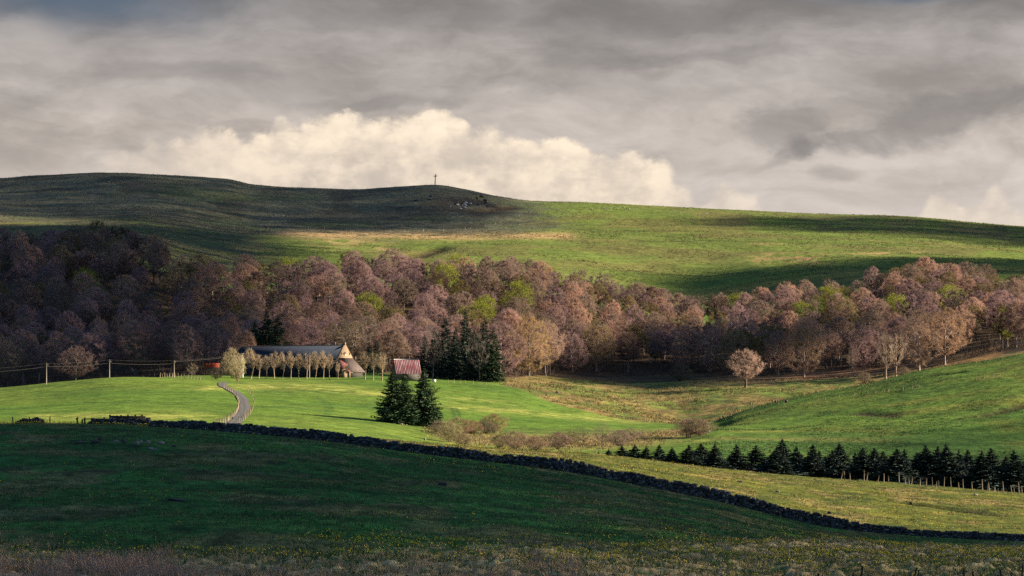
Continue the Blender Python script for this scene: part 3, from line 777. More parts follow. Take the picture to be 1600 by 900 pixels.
# ---- dark spruces: clump behind the barn, grove beside the shed
GREEN = (.036, .060, .030)
def spruce(px, d, H, label, group=None, k=0, c=GREEN, ms=None, base=18., sxy=1.0, name='spruce_tree', ctr=(.8, .8, .8)):
    ms = ms or SPRUCE[k % 3]
    return plant(name, ms, at(px, d), H/base, label, 'spruce', group, ctr, tuple(np.array(c)*random.uniform(.85, 1.2)), sxy=sxy)
for k, (px, d, H, lb) in enumerate([(398, 912, 16.0, 'dark spruce of the clump behind the barn, at its outer side'), (416, 918, 18.6, 'tallest dark spruce of the clump behind the slate roof'), (434, 914, 17.5, 'dark spruce of the clump behind the barn, nearest the pinkish tree')]):
    spruce(px, d, H, lb, 'spruces behind the barn', k, sxy=1.15)
for k, (px, d, H, lb) in enumerate([
    (664, 902, 12.5, 'shortest dark spruce of the grove, next to the red roofed shed'), (680, 893, 15.0, 'dark spruce second from the shed in the grove'), (696, 905, 18.0, 'dark spruce third from the shed in the grove'),
    (712, 890, 15.5, 'dark spruce in the middle of the grove beside pale bare limbs'), (727, 900, 20.0, 'tallest dark spruce of the grove'), (742, 888, 15.0, 'dark grove spruce just past the tallest one'),
    (757, 896, 18.6, 'dark spruce next to last in the grove'), (771, 886, 16.0, 'greenest spruce at the meadow end of the grove'), (577, 905, 9.5, 'small dark spruce behind the first garden tree past the barn'), (588, 910, 10.5, 'small dark spruce behind the second garden tree past the barn')]):
    spruce(px, d, H, lb, 'spruces of the dark grove' if k < 8 else 'small spruces behind the garden trees', k, c=(.036, .064, .030) if k == 7 else (.030, .048, .034), sxy=.86)
for k, (px, d, H, lb) in enumerate([(676, 889, 15, 'leafless grey tree with pale limbs in the shed half of the grove'), (749, 884, 14, 'leafless grey tree with pale limbs in the meadow half of the grove')]):
    plant('bare_tree', SAPL[k], at(px, d), H/6, lb, 'tree', None, (1.1, 1.04, .96), (.24, .20, .16), sxy=.7)

# ---- the three big spruces in the meadow
for k, (px, py, H, s_, lb) in enumerate([(614, 661, 10.3, .95, 'big dark spruce in the meadow, its tip bent beside the middle one'), (632, 663, 10.0, .85, 'middle big spruce of the meadow trio'), (663, 666, 11.3, .98, 'biggest spruce of the meadow trio, standing a little apart')]):
    d = hit(px, py, 470, 700)
    spruce(px, d, H*d/595, lb, 'three big spruces in the meadow', k, (.046, .082, .036), BIGSPRUCE[k], 11.5, s_)

# ---- the row of young spruces behind the sunlit field
tops = [(909, 707, .7), (935, 704, 1), (951, 702, 1), (972, 699, 1), (992, 697, 1), (1010, 695, .95), (1030, 692, 1), (1050, 697, .9), (1076, 696, 1), (1095, 690, 1), (1117, 690, 1), (1151, 690, 1), (1181, 690, 1), (1213, 692, 1.05), (1222, 690, .95), (1244, 692, 1), (1270, 696, .95), (1280, 699, .9), (1300, 697, .95), (1312, 695, 1),
        (1336, 699, 1), (1348, 700, .95), (1366, 698, 1), (1380, 699, 1), (1401, 700, .95), (1413, 697, 1), (1433, 701, .95), (1446, 699, 1), (1466, 698, 1.05), (1478, 698, 1), (1498, 705, .8), (1512, 702, .95), (1534, 706, .9), (1548, 703, 1), (1572, 716, .7), (1584, 706, 1.0), (1612, 704, 1), (1640, 704, 1)]
for i, (px, ty, w_) in enumerate(tops):
    d = 392+10*math.sin(i*2.3)+ (px-930)*.012
    z0 = float(zat(px, d)); zt = (Y0-ty)/F*d
    Hh = max(zt-z0, 1.2)
    Hh *= random.uniform(.90, 1.08) if i else 1.0
    near = 'hedge-low first' if i == 0 else None
    if i == 0: lb = 'tiny first spruce of the young row, no taller than a shrub'
    elif px < 1060: lb = 'young dark spruce low behind the field crest, in the shrubby start of the row'
    elif px < 1130: lb = 'young dark spruce just before the first wide gap of the row'
    elif px < 1165: lb = 'young dark spruce standing alone between two gaps of the row'
    elif px < 1200: lb = 'young dark spruce just past the one standing alone in the row'
    elif px < 1330: lb = 'young dark spruce in the middle of the row, no fence posts before it'
    elif px < 1450: lb = 'young dark spruce of the row where the fence posts begin'
    elif px < 1530: lb = 'young dark spruce of the dense stretch late in the row'
    else: lb = 'young dark spruce at the fenced far end of the row'
    spruce(px, d, Hh, lb, 'young spruces in a row behind the field', i, (.024, .042, .032), YOUNG[i % 5], 6.5, w_*min(1.3, 6.0/Hh)*1.55*random.uniform(.88, 1.12))
plant('bare_tree', SAPL[0], at(1566, 405), 4.9/6, 'thin grey leafless tree between two young spruces late in the row', 'tree', None, BARK, (.15, .13, .10))

# ---- garden trees before the barn
gx = [(391, 592, 8.2, 1.35), (404, 591, 6.4, 1.2), (416, 590, 6.3, 1), (429, 589, 7.4, .95), (441, 588.5, 7.3, .9), (454, 588, 7.4, .85), (467, 587.5, 7.0, .85), (479, 587, 7.0, 1), (492, 587, 7.5, 1.05), (505, 587, 7.6, .85), (515, 587, 7.0, .9), (528, 587, 4.7, .75), (541, 586.5, 4.2, .6), (570, 586.5, 7.6, 1.0), (583, 586.5, 7.5, .85), (597, 586.5, 7.7, 1.15)]
ordn = ['first', 'second', 'third', 'fourth', 'fifth', 'sixth', 'seventh', 'eighth', 'ninth', 'tenth', 'eleventh', 'twelfth', 'thirteenth']
for i, (px, py, H, s_) in enumerate(gx):
    d = 842+ (i % 2)*2-i*.2
    lb = 'broadest garden tree, next to the willows at the lane' if i == 0 else (f'pruned bare garden tree, {ordn[i]} from the willows along the barn' if i < 13 else f'pruned bare garden tree past the gable, {ordn[i-13]} of three towards the shed')
    plant('garden_tree', ORCH[i % 4], at(px, d), H/7.6, lb, 'tree', 'pruned trees along the barn', (2.6, 2.3, 1.9), tuple(np.array([.47, .36, .235])*random.uniform(.85, 1.1)*(.75 if i > 12 else 1)), sxy=s_*1.0)
plant('willow_tree', WILLOW[0], at(363, 838), 7.8/8, 'tan bare willow at the lane bend, behind the budding one', 'willow', 'willows at the lane bend', (1.5, 1.3, 1.0), (.44, .35, .22), sxy=.8)
plant('willow_tree', WILLOW[1], at(371, 802), 6.6/8, 'yellow green budding willow on the verge of the lane bend', 'willow', 'willows at the lane bend', (1.5, 1.3, 1.0), (.45, .385, .24), sxy=.8)
plant('bush', BUSH[1], at(338, 812), 3.0/4, 'dark straggly bush below the red trailer', 'bush', None, BARK, (.10, .085, .06), sxy=1.1)
plant('bare_tree', SAPL[0], at(300, 812), 4.0/6, 'small bare tree in the fenced plot near the pole nearest the farm', 'tree', None, PALEBARK, (.24, .19, .13))

# ---- bushes of the stream hollow
BS = [  # px, row of the foot, height px, scale, kind, colour, label
 (684, 676, 18, 1.2, 0, (.25, .19, .125), 'grey tan thicket bush at the foot of the biggest meadow spruce'),
 (702, 690, 30, 1.0, 1, (.33, .30, .15), 'pale yellow green willow bush in front of the brown thicket'),
 (716, 680, 26, 1.3, 2, (.27, .175, .115), 'wide brown domed bush behind the pale willow bush'),
 (738, 678, 20, 1.1, 0, (.27, .165, .10), 'low reddish bush between the domed bush and the tall round bush'),
 (772, 677, 29, 1.05, 1, (.31, .205, .115), 'tall round tan bush with pale stems, highest in the hollow'),
 (760, 678, 20, 1.0, 2, (.17, .14, .10), 'dark bush touching the tall round tan bush'),
 (724, 698, 20, 1.2, 1, (.29, .225, .13), 'feathery tan bush in front of the thicket near the wall'),
 (781, 700, 20, 1.1, 0, (.20, .165, .085), 'olive bush below the tall round bush'),
 (806, 702, 27, 1.1, 2, (.30, .205, .145), 'pinkish twiggy bush in the middle of the hollow'),
 (838, 704, 20, 1.2, 0, (.29, .185, .13), 'low reddish brown bush beside the pinkish twiggy one'),
 (872, 702, 26, 1.0, 1, (.27, .185, .14), 'mauve brown upright bush before the thin dark tree'),
 (890, 695, 20, 1.3, 2, (.20, .17, .09), 'olive bush behind the mauve upright bush'),
 (968, 697, 24, 1.2, 0, (.26, .20, .15), 'grey bush leaning over the stream beside the tall bare stem tree'),
 (984, 690, 20, 1.2, 2, (.27, .205, .15), 'grey tan bush at the far end of the stream hollow'),
 (1076, 683, 28, 1.2, 1, (.27, .19, .13), 'spreading multi stemmed bush where valleys meet, its nearer half'),
 (1092, 681, 26, 1.2, 0, (.26, .185, .125), 'spreading multi stemmed bush where valleys meet, its half by the stones'),
]
for px, py, hp, s_, k, c, lb in BS:
    d = hit(px, py, 440, 720); H = hp/F*d
    plant('bush', BUSH[k], at(px, d), H/4, lb, 'bush', 'bushes of the stream hollow', (1.2, 1.1, 1.0), c, sxy=s_*1.1)
for px, py, hp, k, c, lb in [(911, 697, 32, 0, (.17, .14, .10), 'thin dark stemmed little tree over the stream hollow'), (941, 698, 38, 1, (.27, .195, .15), 'bare pinkish little tree, tallest along the stream'), (1004, 689, 22, 0, (.25, .20, .14), 'small bare tree past the grey bushes of the stream')]:
    d = hit(px, py, 440, 720); H = hp/F*d
    plant('bare_tree', SAPL[k], at(px, d), H/6, lb, 'tree', 'little trees of the stream hollow', BARK, c, sxy=1.2)
d = hit(1063, 588, 880, 1010)
plant('bush', BUSH[0], at(1063, d), 5.6/4, 'round olive bush alone in the shaded hollow below the wood', 'bush', None, BARK, (.15, .13, .075), sxy=1.1)
for px, py, hp, lb in [(1350, 598, 16, 'small bare shrub on the marsh bank behind the green slope'), (1412, 590, 16, 'grey low shrub at the foot of the slim pale trees')]:
    d = hit(px, py, 760, 990)
    plant('bush', BUSH[2], at(px, d), hp/F*d/4, lb, 'bush', None, BARK, (.22, .165, .11), sxy=1.2)

# ------------------------------------------------------------------ dry stone walls
M_stone = simple('basalt', (1, 1, 1), .95, .35, 3.0, attr=True, bump=.03)
def dry_wall(path, heights, label, seed, w=.55):
    r = np.random.default_rng(seed); b = MB()
    P = np.array([at(p, d) for p, d in path]); seg = np.linalg.norm(np.diff(P[:, :2], axis=0), axis=1); cum = np.concatenate([[0], np.cumsum(seg)])
    def on(s): return np.array([np.interp(s, cum, P[:, k]) for k in range(3)])
    L = cum[-1]; s = 0
    def hgt(s): return np.interp(s/L, np.linspace(0, 1, len(heights)), heights)
    lay = 0.0
    nc = 6
    for c in range(nc):
        s = r.random()*.2
        while s < L:
            ws = r.uniform(.11, .31); hs = hgt(s)*(1+.16*(fbm(s/2.3, 1.0, seed, 2)-.5)*2); ch = hs/nc
            p = on(s); q = on(min(s+.3, L)); ang = math.atan2(q[1]-p[1], q[0]-p[0])
            z = float(zat(800+p[0]/p[1]*F, p[1]))
            if c == nc-1 and r.random() < .22: s += ws; continue
            for sd in (-1, 1):
                off = sd*(w*.5-.045*c)*1.0
                nx, ny = -math.sin(ang), math.cos(ang)
                size = (ws*r.uniform(.95, 1.15), r.uniform(.26, .40), ch*r.uniform(.95, 1.35))
                g_ = r.uniform(.03, .12)*(2.2 if r.random() < .10 else 1)
                cl = np.array([g_*1.02, g_, g_*.98])
                if r.random() < .10: cl = cl*np.array([1.1, 1.15, .8])
                b.box((p[0]+nx*off+r.normal(0, .03), p[1]+ny*off+r.normal(0, .03), z-.06+ch*(c+.5)+r.normal(0, .02)), size, ang+r.normal(0, .15), .13, cl, rx=r.normal(0, .12))
            s += ws*.93
    o = b.build('dry_stone_wall', M_stone)
    return tag(o, label, 'stone wall')
wp = [(p, 240-(.0)*p) for p in range(232, 1790, 8)]
dry_wall([(p, float(interp([100, 250, 640, 1150, 1500, 1800], [256, 250, 240, 238, 238, 238], p))) for p in range(236, 1800, 8)],
         [.60, .72, .80, .82, .80, .80, .82, .84, .86, .90, .93, .95, .96, .90, .80, .62, .56, .60, .60, .60, .60], 'long dark dry stone wall running down across the pasture', 5)
dry_wall([(p, 262.) for p in range(138, 236, 6)], [.35, .55, .6, .62, .6, .6], 'low tumbled stone wall under the timber pen', 6)
dry_wall([(p, 266.) for p in range(26, 74, 6)], [.25, .5, .4, .55, .3], 'short heap of tumbled wall between the lone posts', 8)

# ------------------------------------------------------------------ fences
M_wood = simple('weathered_wood', (.20, .165, .125), .9, .35, 6, objcol=True)
M_wire = simple('wire', (.22, .21, .20), .5, .1, 1, spec=.5)
def post_mesh(h, w, seed=0):
    r = np.random.default_rng(seed); b = MB()
    P = np.array([[0, 0, -.3], [r.normal(0, .02), 0, h*.5], [r.normal(0, .05), 0, h]])
    b.tube(P, [w/2*1.05, w/2, w/2*.9], 6); me = b.mesh('post'); me.materials.append(M_wood); return me
POSTS = {}
def fence(label, pts, h, w, color=(1, 1, 1), wires=0, group=None, wobble=.12, jit=.06, cat='fence'):
    """pts: (px, d) of each post"""
    key = (round(h, 2), round(w, 2))
    if key not in POSTS: POSTS[key] = [post_mesh(h, w, i) for i in range(3)]
    base = at(*pts[len(pts)//2])
    f = thing('fence', base, label, cat, group)
    W = []
    for i, (px, d) in enumerate(pts):
        p = at(px, d); o = part('post', random.choice(POSTS[key]), f, tuple(np.array(color)*random.uniform(.75, 1.25)))
        o.location = Vector(p-base); s_ = random.uniform(1-wobble, 1+wobble); o.scale = (random.uniform(.85, 1.2),)*2+(s_,)
        o.rotation_euler = (random.gauss(0, jit), random.gauss(0, jit), random.random()*6)
        W.append(p-base)
    for k in range(wires):
        zz = h*(.9-.3*k); b = MB(); b.tube(np.array(W)+np.array([0, 0, zz]), .012, 4); o = b.build('wire', M_wire, f)
    return f

def along(lst, n, lo, hi, jit=.0):
    xs = np.array([p for p, _ in lst]); ys = np.array([y for _, y in lst])
    t = np.linspace(0, 1, n); t = np.clip(t+np.random.default_rng(len(lst)+n).normal(0, jit, n), 0, 1)
    sx = np.interp(t, np.linspace(0, 1, len(xs)), xs); sy = np.interp(t, np.linspace(0, 1, len(xs)), ys)
    return [(float(a), hit(float(a), float(b), lo, hi)) for a, b in zip(sx, sy)]

# lane with its two fences
LANE = [(352, 598.5, 7), (347, 600.5, 8), (349, 603.5, 9), (356, 607.5, 11), (368, 613.5, 13), (376, 620, 15), (381, 628, 17), (382.5, 636, 18.5), (381, 643, 20), (377, 650, 22), (371, 657, 23), (362, 664, 26), (350, 670, 28)]
def lane():
    t0 = np.linspace(0, 1, len(LANE)); t = np.linspace(0, 1, 90)
    lx = smooth_interp(t0, [p[0] for p in LANE], t); ly = smooth_interp(t0, [p[1] for p in LANE], t); lw = np.interp(t, t0, [p[2] for p in LANE])
    d = np.array([hit(a, b, 470, 835) for a, b in zip(lx, ly)])
    for _ in range(6): d[1:-1] = (d[:-2]+d[1:-1]*2+d[2:])/4
    b = MB(); n = 9; Vv = []; Cc = []
    xc = (lx-800)/F*d
    cen = np.stack([xc, d], -1); tan = np.gradient(cen, axis=0); tan /= np.linalg.norm(tan, axis=1)[:, None]
    nrm = np.stack([-tan[:, 1], tan[:, 0]], -1)
    wm = 2.2+.25*np.sin(np.arange(90)*.5)
    zc = np.zeros((90, n))
    for i in range(90):
        for k in range(n):
            q = cen[i]+nrm[i]*wm[i]*(k/(n-1)-.5)*(1+0*.1)
            zc[i, k] = ground(q[0], q[1])
    for _ in range(2): zc[1:-1] = np.maximum(zc[1:-1], (zc[:-2]+zc[2:])/2)
    for i in range(90):
        for k in range(n):
            u = k/(n-1)-.5; q = cen[i]+nrm[i]*wm[i]*u
            Vv.append((q[0], q[1], zc[i, k]+.10+.04*(1-4*u*u)))
            g_ = .110 if abs(abs(u)-.25) < .15 else .080
            g_ *= .8+.4*fbm(i*.4, k*1.3, 5, 2); gr = 1.25 if abs(u) < .1 else 1.0
            Cc.append((g_*1.1/gr, g_*gr**.3, g_*.95/gr))
    I2 = np.arange(90*n).reshape(90, n)
    b.add(Vv, np.stack([I2[:-1, :-1], I2[1:, :-1], I2[1:, 1:], I2[:-1, 1:]], -1).reshape(-1, 4), c=np.array(Cc))
    o = b.build('lane', simple('lane_gravel', (1, 1, 1), .95, .3, .8, attr=True), smooth=True)
    tag(o, 'grey winding farm lane curving down to the stone wall', 'lane', kind='structure')
lane()
PALE = (1.9, 1.85, 1.7)
fence('pale post fence on the inner side of the lane bend', along([(350, 607), (362, 613), (370, 622), (373, 631), (372, 640), (369, 647), (364, 653), (357, 658), (348, 662), (338, 666)], 34, 470, 830), 1.1, .17, PALE)
fence('thin post fence on the outer side of the lane bend', along([(388, 612), (395, 622), (397, 632), (394, 642), (389, 650), (382, 656), (373, 661)], 17, 470, 830), 1.1, .14, (1.6, 1.5, 1.3))
fence('small fence round the garden plot near the pole nearest the farm', along([(250, 586), (264, 589), (280, 590), (300, 592), (318, 594)], 16, 700, 850), 1.2, .15, PALE, jit=.1)
fence('post fence climbing along the top of the green slope', along([(1110, 650), (1160, 640), (1180, 634), (1272, 629), (1304, 622), (1358, 616), (1404, 611), (1444, 605), (1528, 594), (1541, 592), (1585, 587), (1600, 584)], 26, 540, 722, .012), 1.1, .12, (1.4, 1.35, 1.2))
fence('post fence along the crest of the sunlit field before the spruces', [(p, 352+random.uniform(-4, 6)) for p in (1314, 1320, 1328, 1350, 1354, 1371, 1381, 1388, 1405, 1414, 1420, 1424, 1437, 1447, 1457, 1463, 1467, 1475, 1486, 1498, 1505, 1519, 1535, 1543, 1546, 1554, 1568, 1581, 1585, 1592, 1597, 1606, 1620, 1632)], 1.0, .11, (1.15, 1.08, .98), wires=0, wobble=.35, jit=.09)
fence('thin dark wire fence at the near edge of the pasture', [(p, 84.+(p-1300)*.004) for p in (560, 640, 775, 1065, 1126, 1174, 1202, 1227, 1277, 1323, 1344, 1371, 1396, 1423, 1434, 1507, 1521, 1536, 1555, 1566, 1583, 1595, 1630)], 0.82, .06, (.45, .42, .40), wires=0, wobble=.12, jit=.09)
fence('tiny fence climbing the hill from the tan strip to the ridge', along([(610, 363), (680, 362), (735, 359), (770, 352), (800, 342), (835, 331), (862, 323)], 15, 1500, 2440, .015), 2.0, .34, PALE)
fence('tiny fence along the shaded heath below the rocks', along([(240, 358), (300, 357), (380, 357), (470, 356), (560, 361)], 16, 1400, 2300, .01), 1.6, .26, (1.6, 1.6, 1.5))
fence('tiny posts on the bare ridge near the white stones', along([(878, 320), (890, 320.2), (905, 320.4), (912, 320.5), (918, 320.6)], 5, 2300, 2452), 2.6, .22, (.6, .6, .6))
fence('tiny posts on the skyline of the shaded hill', along([(46, 279), (54, 279), (72, 278), (95, 276), (456, 296), (491, 297)], 6, 2300, 2452, .0), 2.4, .22, (.4, .4, .4))
fence('tiny posts on the pasture above the sunlit wood', along([(1290, 388), (1400, 387), (1500, 386), (1560, 386), (1600, 385)], 11, 1500, 2300, .02), 1.7, .3, PALE)
fence('tiny post line over the meadow beside the marsh', along([(790, 604), (830, 612), (880, 622), (940, 634), (1000, 645), (1030, 650)], 15, 700, 900, .01), 1.0, .14, (1.5, 1.3, 1.0))
fence('row of lone posts on the field crest beyond the wall end', [(20, 268), (46, 269), (78, 268), (121, 264), (317, 256)], .62, .11, (.4, .38, .36), jit=.05)
fence('tiny fence at the grove foot on the meadow edge', along([(700, 598), (730, 600), (760, 602), (785, 603)], 10, 800, 900, .01), 1.0, .14, PALE)

# the timber pen on the wall
def pen():
    d0 = 263.; base = at(185, d0)
    f = thing('cattle_pen', base, 'old dark timber pen of posts and rails on the low wall', 'pen')
    def postx(px, top, w=.16, dd=d0, c=(.35, .32, .30)):
        p = at(px, dd); h = (Y0-top)/F*dd-p[2]
        b = MB(); b.tube(np.array([[0, 0, -.3], [random.gauss(0, .02), 0, h*.5], [random.gauss(0, .05), 0, h]]), w/2, 6)
        o = b.build('post', M_wood, f); o.location = Vector(p-base); o.color = (*c, 1)
    for px, top in ((121, 653), (128, 656), (133, 653), (143, 653), (163, 652), (172, 648), (182, 649), (190, 648.5), (199.5, 648), (211.5, 648), (222, 648)): postx(px, top)
    for px in (229.5, 232, 234.5): postx(px, 652.5, .22, 262.5, (1.7, 1.55, 1.35))
    postx(236.5, 656)
    def rail(x0, y0, x1, y1, h=.16, dd=d0-.12):
        a = np.array([(x0-800)/F*dd, dd, (Y0-y0)/F*dd]); c = np.array([(x1-800)/F*dd, dd, (Y0-y1)/F*dd])
        b = MB(); L = np.linalg.norm(c-a); b.box((0, 0, 0), (L, .06, h), 0, .01)
        o = b.build('rail', M_wood, f); o.location = Vector((a+c)/2-base); o.rotation_euler = (0, -math.atan2(c[2]-a[2], c[0]-a[0]), 0); o.color = (.35, .32, .30, 1)
    rail(142, 655, 171, 655.5); rail(143, 658.5, 172, 657); rail(171, 651.5, 227, 652.2, .22); rail(173, 655.5, 226, 656, .16); rail(173, 659, 226, 660, .16); rail(128, 655, 143, 654.5, .08); rail(171, 653.4, 212, 653.8, .1)
    rail(219, 664, 221, 657, .1, d0-.4)
pen()

# ------------------------------------------------------------------ rocks
M_rock = simple('grey_rock', (1, 1, 1), .95, .35, 1.2, attr=True, objcol=True, bump=.05)
def rock_mesh(seed):
    import bmesh
    r = np.random.default_rng(seed); bm = bmesh.new(); bmesh.ops.create_icosphere(bm, subdivisions=2, radius=1)
    for v in bm.verts:
        n = np.array(v.co); k = 1.0
        for q in range(5):
            dr = unit(np.random.default_rng(seed*10+q).normal(size=3)); k -= max(0, n@dr-.55)*.8
        k += r.normal(0, .04); v.co = Vector(n*k*np.array([1, .75, .72]))
    V = np.array([v.co for v in bm.verts]); T = np.array([[v.index for v in f.verts] for f in bm.faces]); bm.free()
    b = MB(); b.add(V, None, T); me = b.mesh('rock'); me.materials.append(M_rock); return me
ROCKS = [rock_mesh(i) for i in range(6)]
def rock(px, d, wpx, hpx, label, group=None, c=(.22, .20, .18), name='boulder', cat='boulder'):
    o = bpy.data.objects.new(name, random.choice(ROCKS)); col.objects.link(o)
    p = at(px, d); sx = wpx/F*d/2; sz = hpx/F*d
    o.location = Vector(p+np.array([0, 0, sz*.28])); o.scale = (sx, max(sx*.8, sz*.5), sz*.85); o.rotation_euler = (0, random.gauss(0, .12), random.uniform(-.4, .4)); o.color = (*(np.array(c)*random.uniform(.8, 1.2)), 1)
    return tag(o, label, cat, group)
for px, py, w_, h_, lb in [(156, 689, 8, 6, 'grey topmost boulder of the outcrop in the dark pasture'), (150, 693, 14, 5, 'long dark boulder below the topmost one of the pasture outcrop'), (125, 693, 20, 4, 'flat dark boulder at the outer tip of the pasture outcrop'),
                           (181, 692, 7, 5, 'round pale boulder in the middle of the pasture outcrop'), (193, 693, 8, 6, 'dark blocky boulder beside the round pale one'), (214, 695, 7, 6, 'pale upright boulder of the pasture outcrop'), (220, 694, 5, 5, 'small boulder against the pale upright one'),
                           (231, 693, 6, 6, 'boulder next to last in the pasture outcrop'), (252, 695, 10, 4, 'low pale boulder closing the pasture outcrop'), (236, 704, 9, 4, 'pale flat boulder just below the pasture outcrop'), (243, 705, 5, 3, 'little stone touching the pale flat boulder'), (273, 699, 7, 4, 'dark stone beyond the pasture outcrop'),
                           (691, 759, 12, 5, 'lone dark boulder in the middle of the dim pasture'), (275, 783, 26, 4, 'flat dark stone low in the dim pasture'), (177, 752, 4, 3, 'tiny pale stone below the pasture outcrop'), (31, 673, 4, 3, 'tiny pale stone near the short wall heap')]:
    rock(px, hit(px, py, 90, 262), w_*1.25, h_*1.35, lb, 'boulders in the dim pasture', (.30, .26, .23) if 'dark' not in lb else (.07, .065, .06))
for px, py, w_, h_, lb in [(1156, 754, 14, 4, 'dark turf capped boulder in the sunlit field'), (1215, 769, 9, 3, 'low stone in the sunlit field below the dark boulder'), (1296, 803, 7, 5, 'dark pointed stone close above the wall'), (1424, 788, 7, 5, 'dark pointed boulder midway along the cut bank'), (1524, 774, 10, 3.5, 'pale half buried stone near the fence')]:
    rock(px, hit(px, py, 243, 350), w_, h_, lb, 'stones in the sunlit field', (.24, .2, .16) if 'pale' in lb or 'low' in lb else (.07, .06, .05))
r_ = np.random.default_rng(12)
def scree(n, cxp, cyp, rx, ry, label, group, lo, hi, c=(.33, .30, .27), w=(3, 6)):
    for k in range(n):
        px = cxp+r_.normal(0, rx); py = cyp+r_.normal(0, ry)
        d = hit(px, py, lo, hi); ww = r_.uniform(*w)
        rock(px, d, ww, ww*r_.uniform(.30, .60), label, group, c)
scree(12, 720, 323, 9, 3.2, 'pale rock of the outcrop on the flank below the cross', 'pale rocks below the cross', 1800, 2440, (.38, .34, .30), (4, 9))
scree(16, 725, 317, 34, 5, 'dark rock of the broken flank beside the pale outcrop', 'dark rocks below the cross', 1800, 2440, (.06, .052, .048), (4, 9))
scree(12, 690, 314, 26, 6, 'grey stone scattered on the mound under the cross', 'stones on the mound', 1800, 2440, (.26, .24, .22), (2, 4))
scree(14, 428, 338, 12, 3, 'grey rock of the scree patch on the shaded heath', 'rocks of the scree patch', 1700, 2440, (.24, .22, .21), (3, 5))
scree(16, 960, 326, 20, 1.6, 'white stone of the scatter just under the bare ridge', 'white stones under the ridge', 1900, 2452, (.30, .28, .25), (2, 4))
scree(10, 1085, 332, 18, 2.5, 'white stone on the ridge pasture past the main scatter', 'white stones on the ridge pasture', 1900, 2450, (.29, .27, .24), (2, 3.5))
scree(12, 150, 287, 22, 3.5, 'grey stone on the brow of the shaded hill', 'stones on the hill brow', 1900, 2440, (.26, .24, .23), (2.5, 5))
scree(12, 235, 325, 28, 8, 'grey stone strewn down the shaded heath', 'stones on the shaded heath', 1500, 2440, (.26, .24, .23), (2, 4))
for px, w_, h_, lb in [(124, 8, 3, 'dark rock breaking the skyline of the shaded hill'), (24, 6, 2.5, 'dark skyline rock at the low end of the shaded hill'), (690, 5, 3, 'dark skyline rock beside the summit cross'), (731, 3, 3, 'dark skyline rock farther down from the summit cross'), (739, 4, 3, 'dark skyline rock lowest on the mound edge'), (930, 12, 2.5, 'low dark rock pile on the bare ridge')]:
    rock(px, 2440, w_, h_, lb, None, (.10, .09, .085))
scree(13, 645, 663, 14, 2.0, 'pale stone of the heap beneath the big spruces', 'stones beneath the big spruces', 470, 640, (.36, .29, .22), (3, 5))
scree(6, 1104, 675, 6, 2, 'pale stone beside the spreading bush where valleys meet', 'stones beside the spreading bush', 470, 730, (.3, .25, .2), (3, 5))
for px, py, w_, h_, lb in [(1228, 629, 8, 5, 'larger brown rock of the eroded marsh bank'), (1212, 629, 5, 4, 'smaller brown rock of the eroded marsh bank'), (870, 614, 8, 4, 'dark stone in the marsh near the grove'), (854, 618, 5, 3, 'dark little stone beside the marsh stone'), (664, 688, 4, 5, 'single white stone below the big spruces')]:
    rock(px, hit(px, py, 470, 985), w_, h_, lb, None, (.35, .31, .27) if 'white' in lb else (.12, .09, .07))

# ------------------------------------------------------------------ summit cross
def cross():
    px, d = 680, 2444
    p = at(px, d); f = thing('summit_cross', p, 'tall dark wayside cross on a stone heap on the hilltop', 'cross')
    m = simple('cross_iron', (.06, .055, .05), .7)
    u = d/F
    b = MB(); b.tube([[-.5*u*.6, 0, .3], [0, 0, 9*u], [.9*u*.6, 0, 19.5*u]], [.38, .33, .30], 8); b.build('shaft', m, f)
    b = MB(); b.tube([[-2.3*u, 0, 16.2*u], [3.0*u, 0, 16.6*u]], .30, 8); b.build('crossbar', m, f)
    b = MB(); r = np.random.default_rng(3)
    for k in range(26):
        a = r.random()*6.28; q = r.random()**.5
        b.box((q*1.5*math.cos(a), q*1.5*math.sin(a), (1-q)*1.3+.1), (.8, .7, .55), r.random()*3, .12, np.array([.12, .11, .10])*r.uniform(.7, 1.3))
    b.build('cairn', simple('cairn_stone', (1, 1, 1), attr=True), f)
cross()

# ------------------------------------------------------------------ farm buildings
M_slate = simple('slate', (.034, .041, .060), .95, .35, 1.2, spec=.05, streak=(1, 1, 4))
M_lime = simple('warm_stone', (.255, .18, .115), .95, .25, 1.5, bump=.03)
M_greyst = simple('grey_stone', (.135, .115, .10), .95, .35, 1.8, bump=.04)
M_tile = simple('red_tile', (.17, .065, .055), .85, .4, 1.6)
M_oldtile = simple('old_tile', (.105, .080, .070), .9, .45, 1.2)
M_dark = simple('dark_opening', (.018, .016, .015), .8, .1)
M_white = simple('limewash', (.72, .69, .64), .85, .12)

def poly_prism(mb, pts, y0, y1, c=None):
    """prism along local Y from an outline in local X,Z"""
    n = len(pts); V = [(x, y0, z) for x, z in pts]+[(x, y1, z) for x, z in pts]
    F4 = [[i, (i+1) % n, n+(i+1) % n, n+i] for i in range(n)]
    F3 = [[0, i+1, i] for i in range(1, n-1)]+[[n, n+i, n+i+1] for i in range(1, n-1)]
    mb.add(V, F4, F3, c)

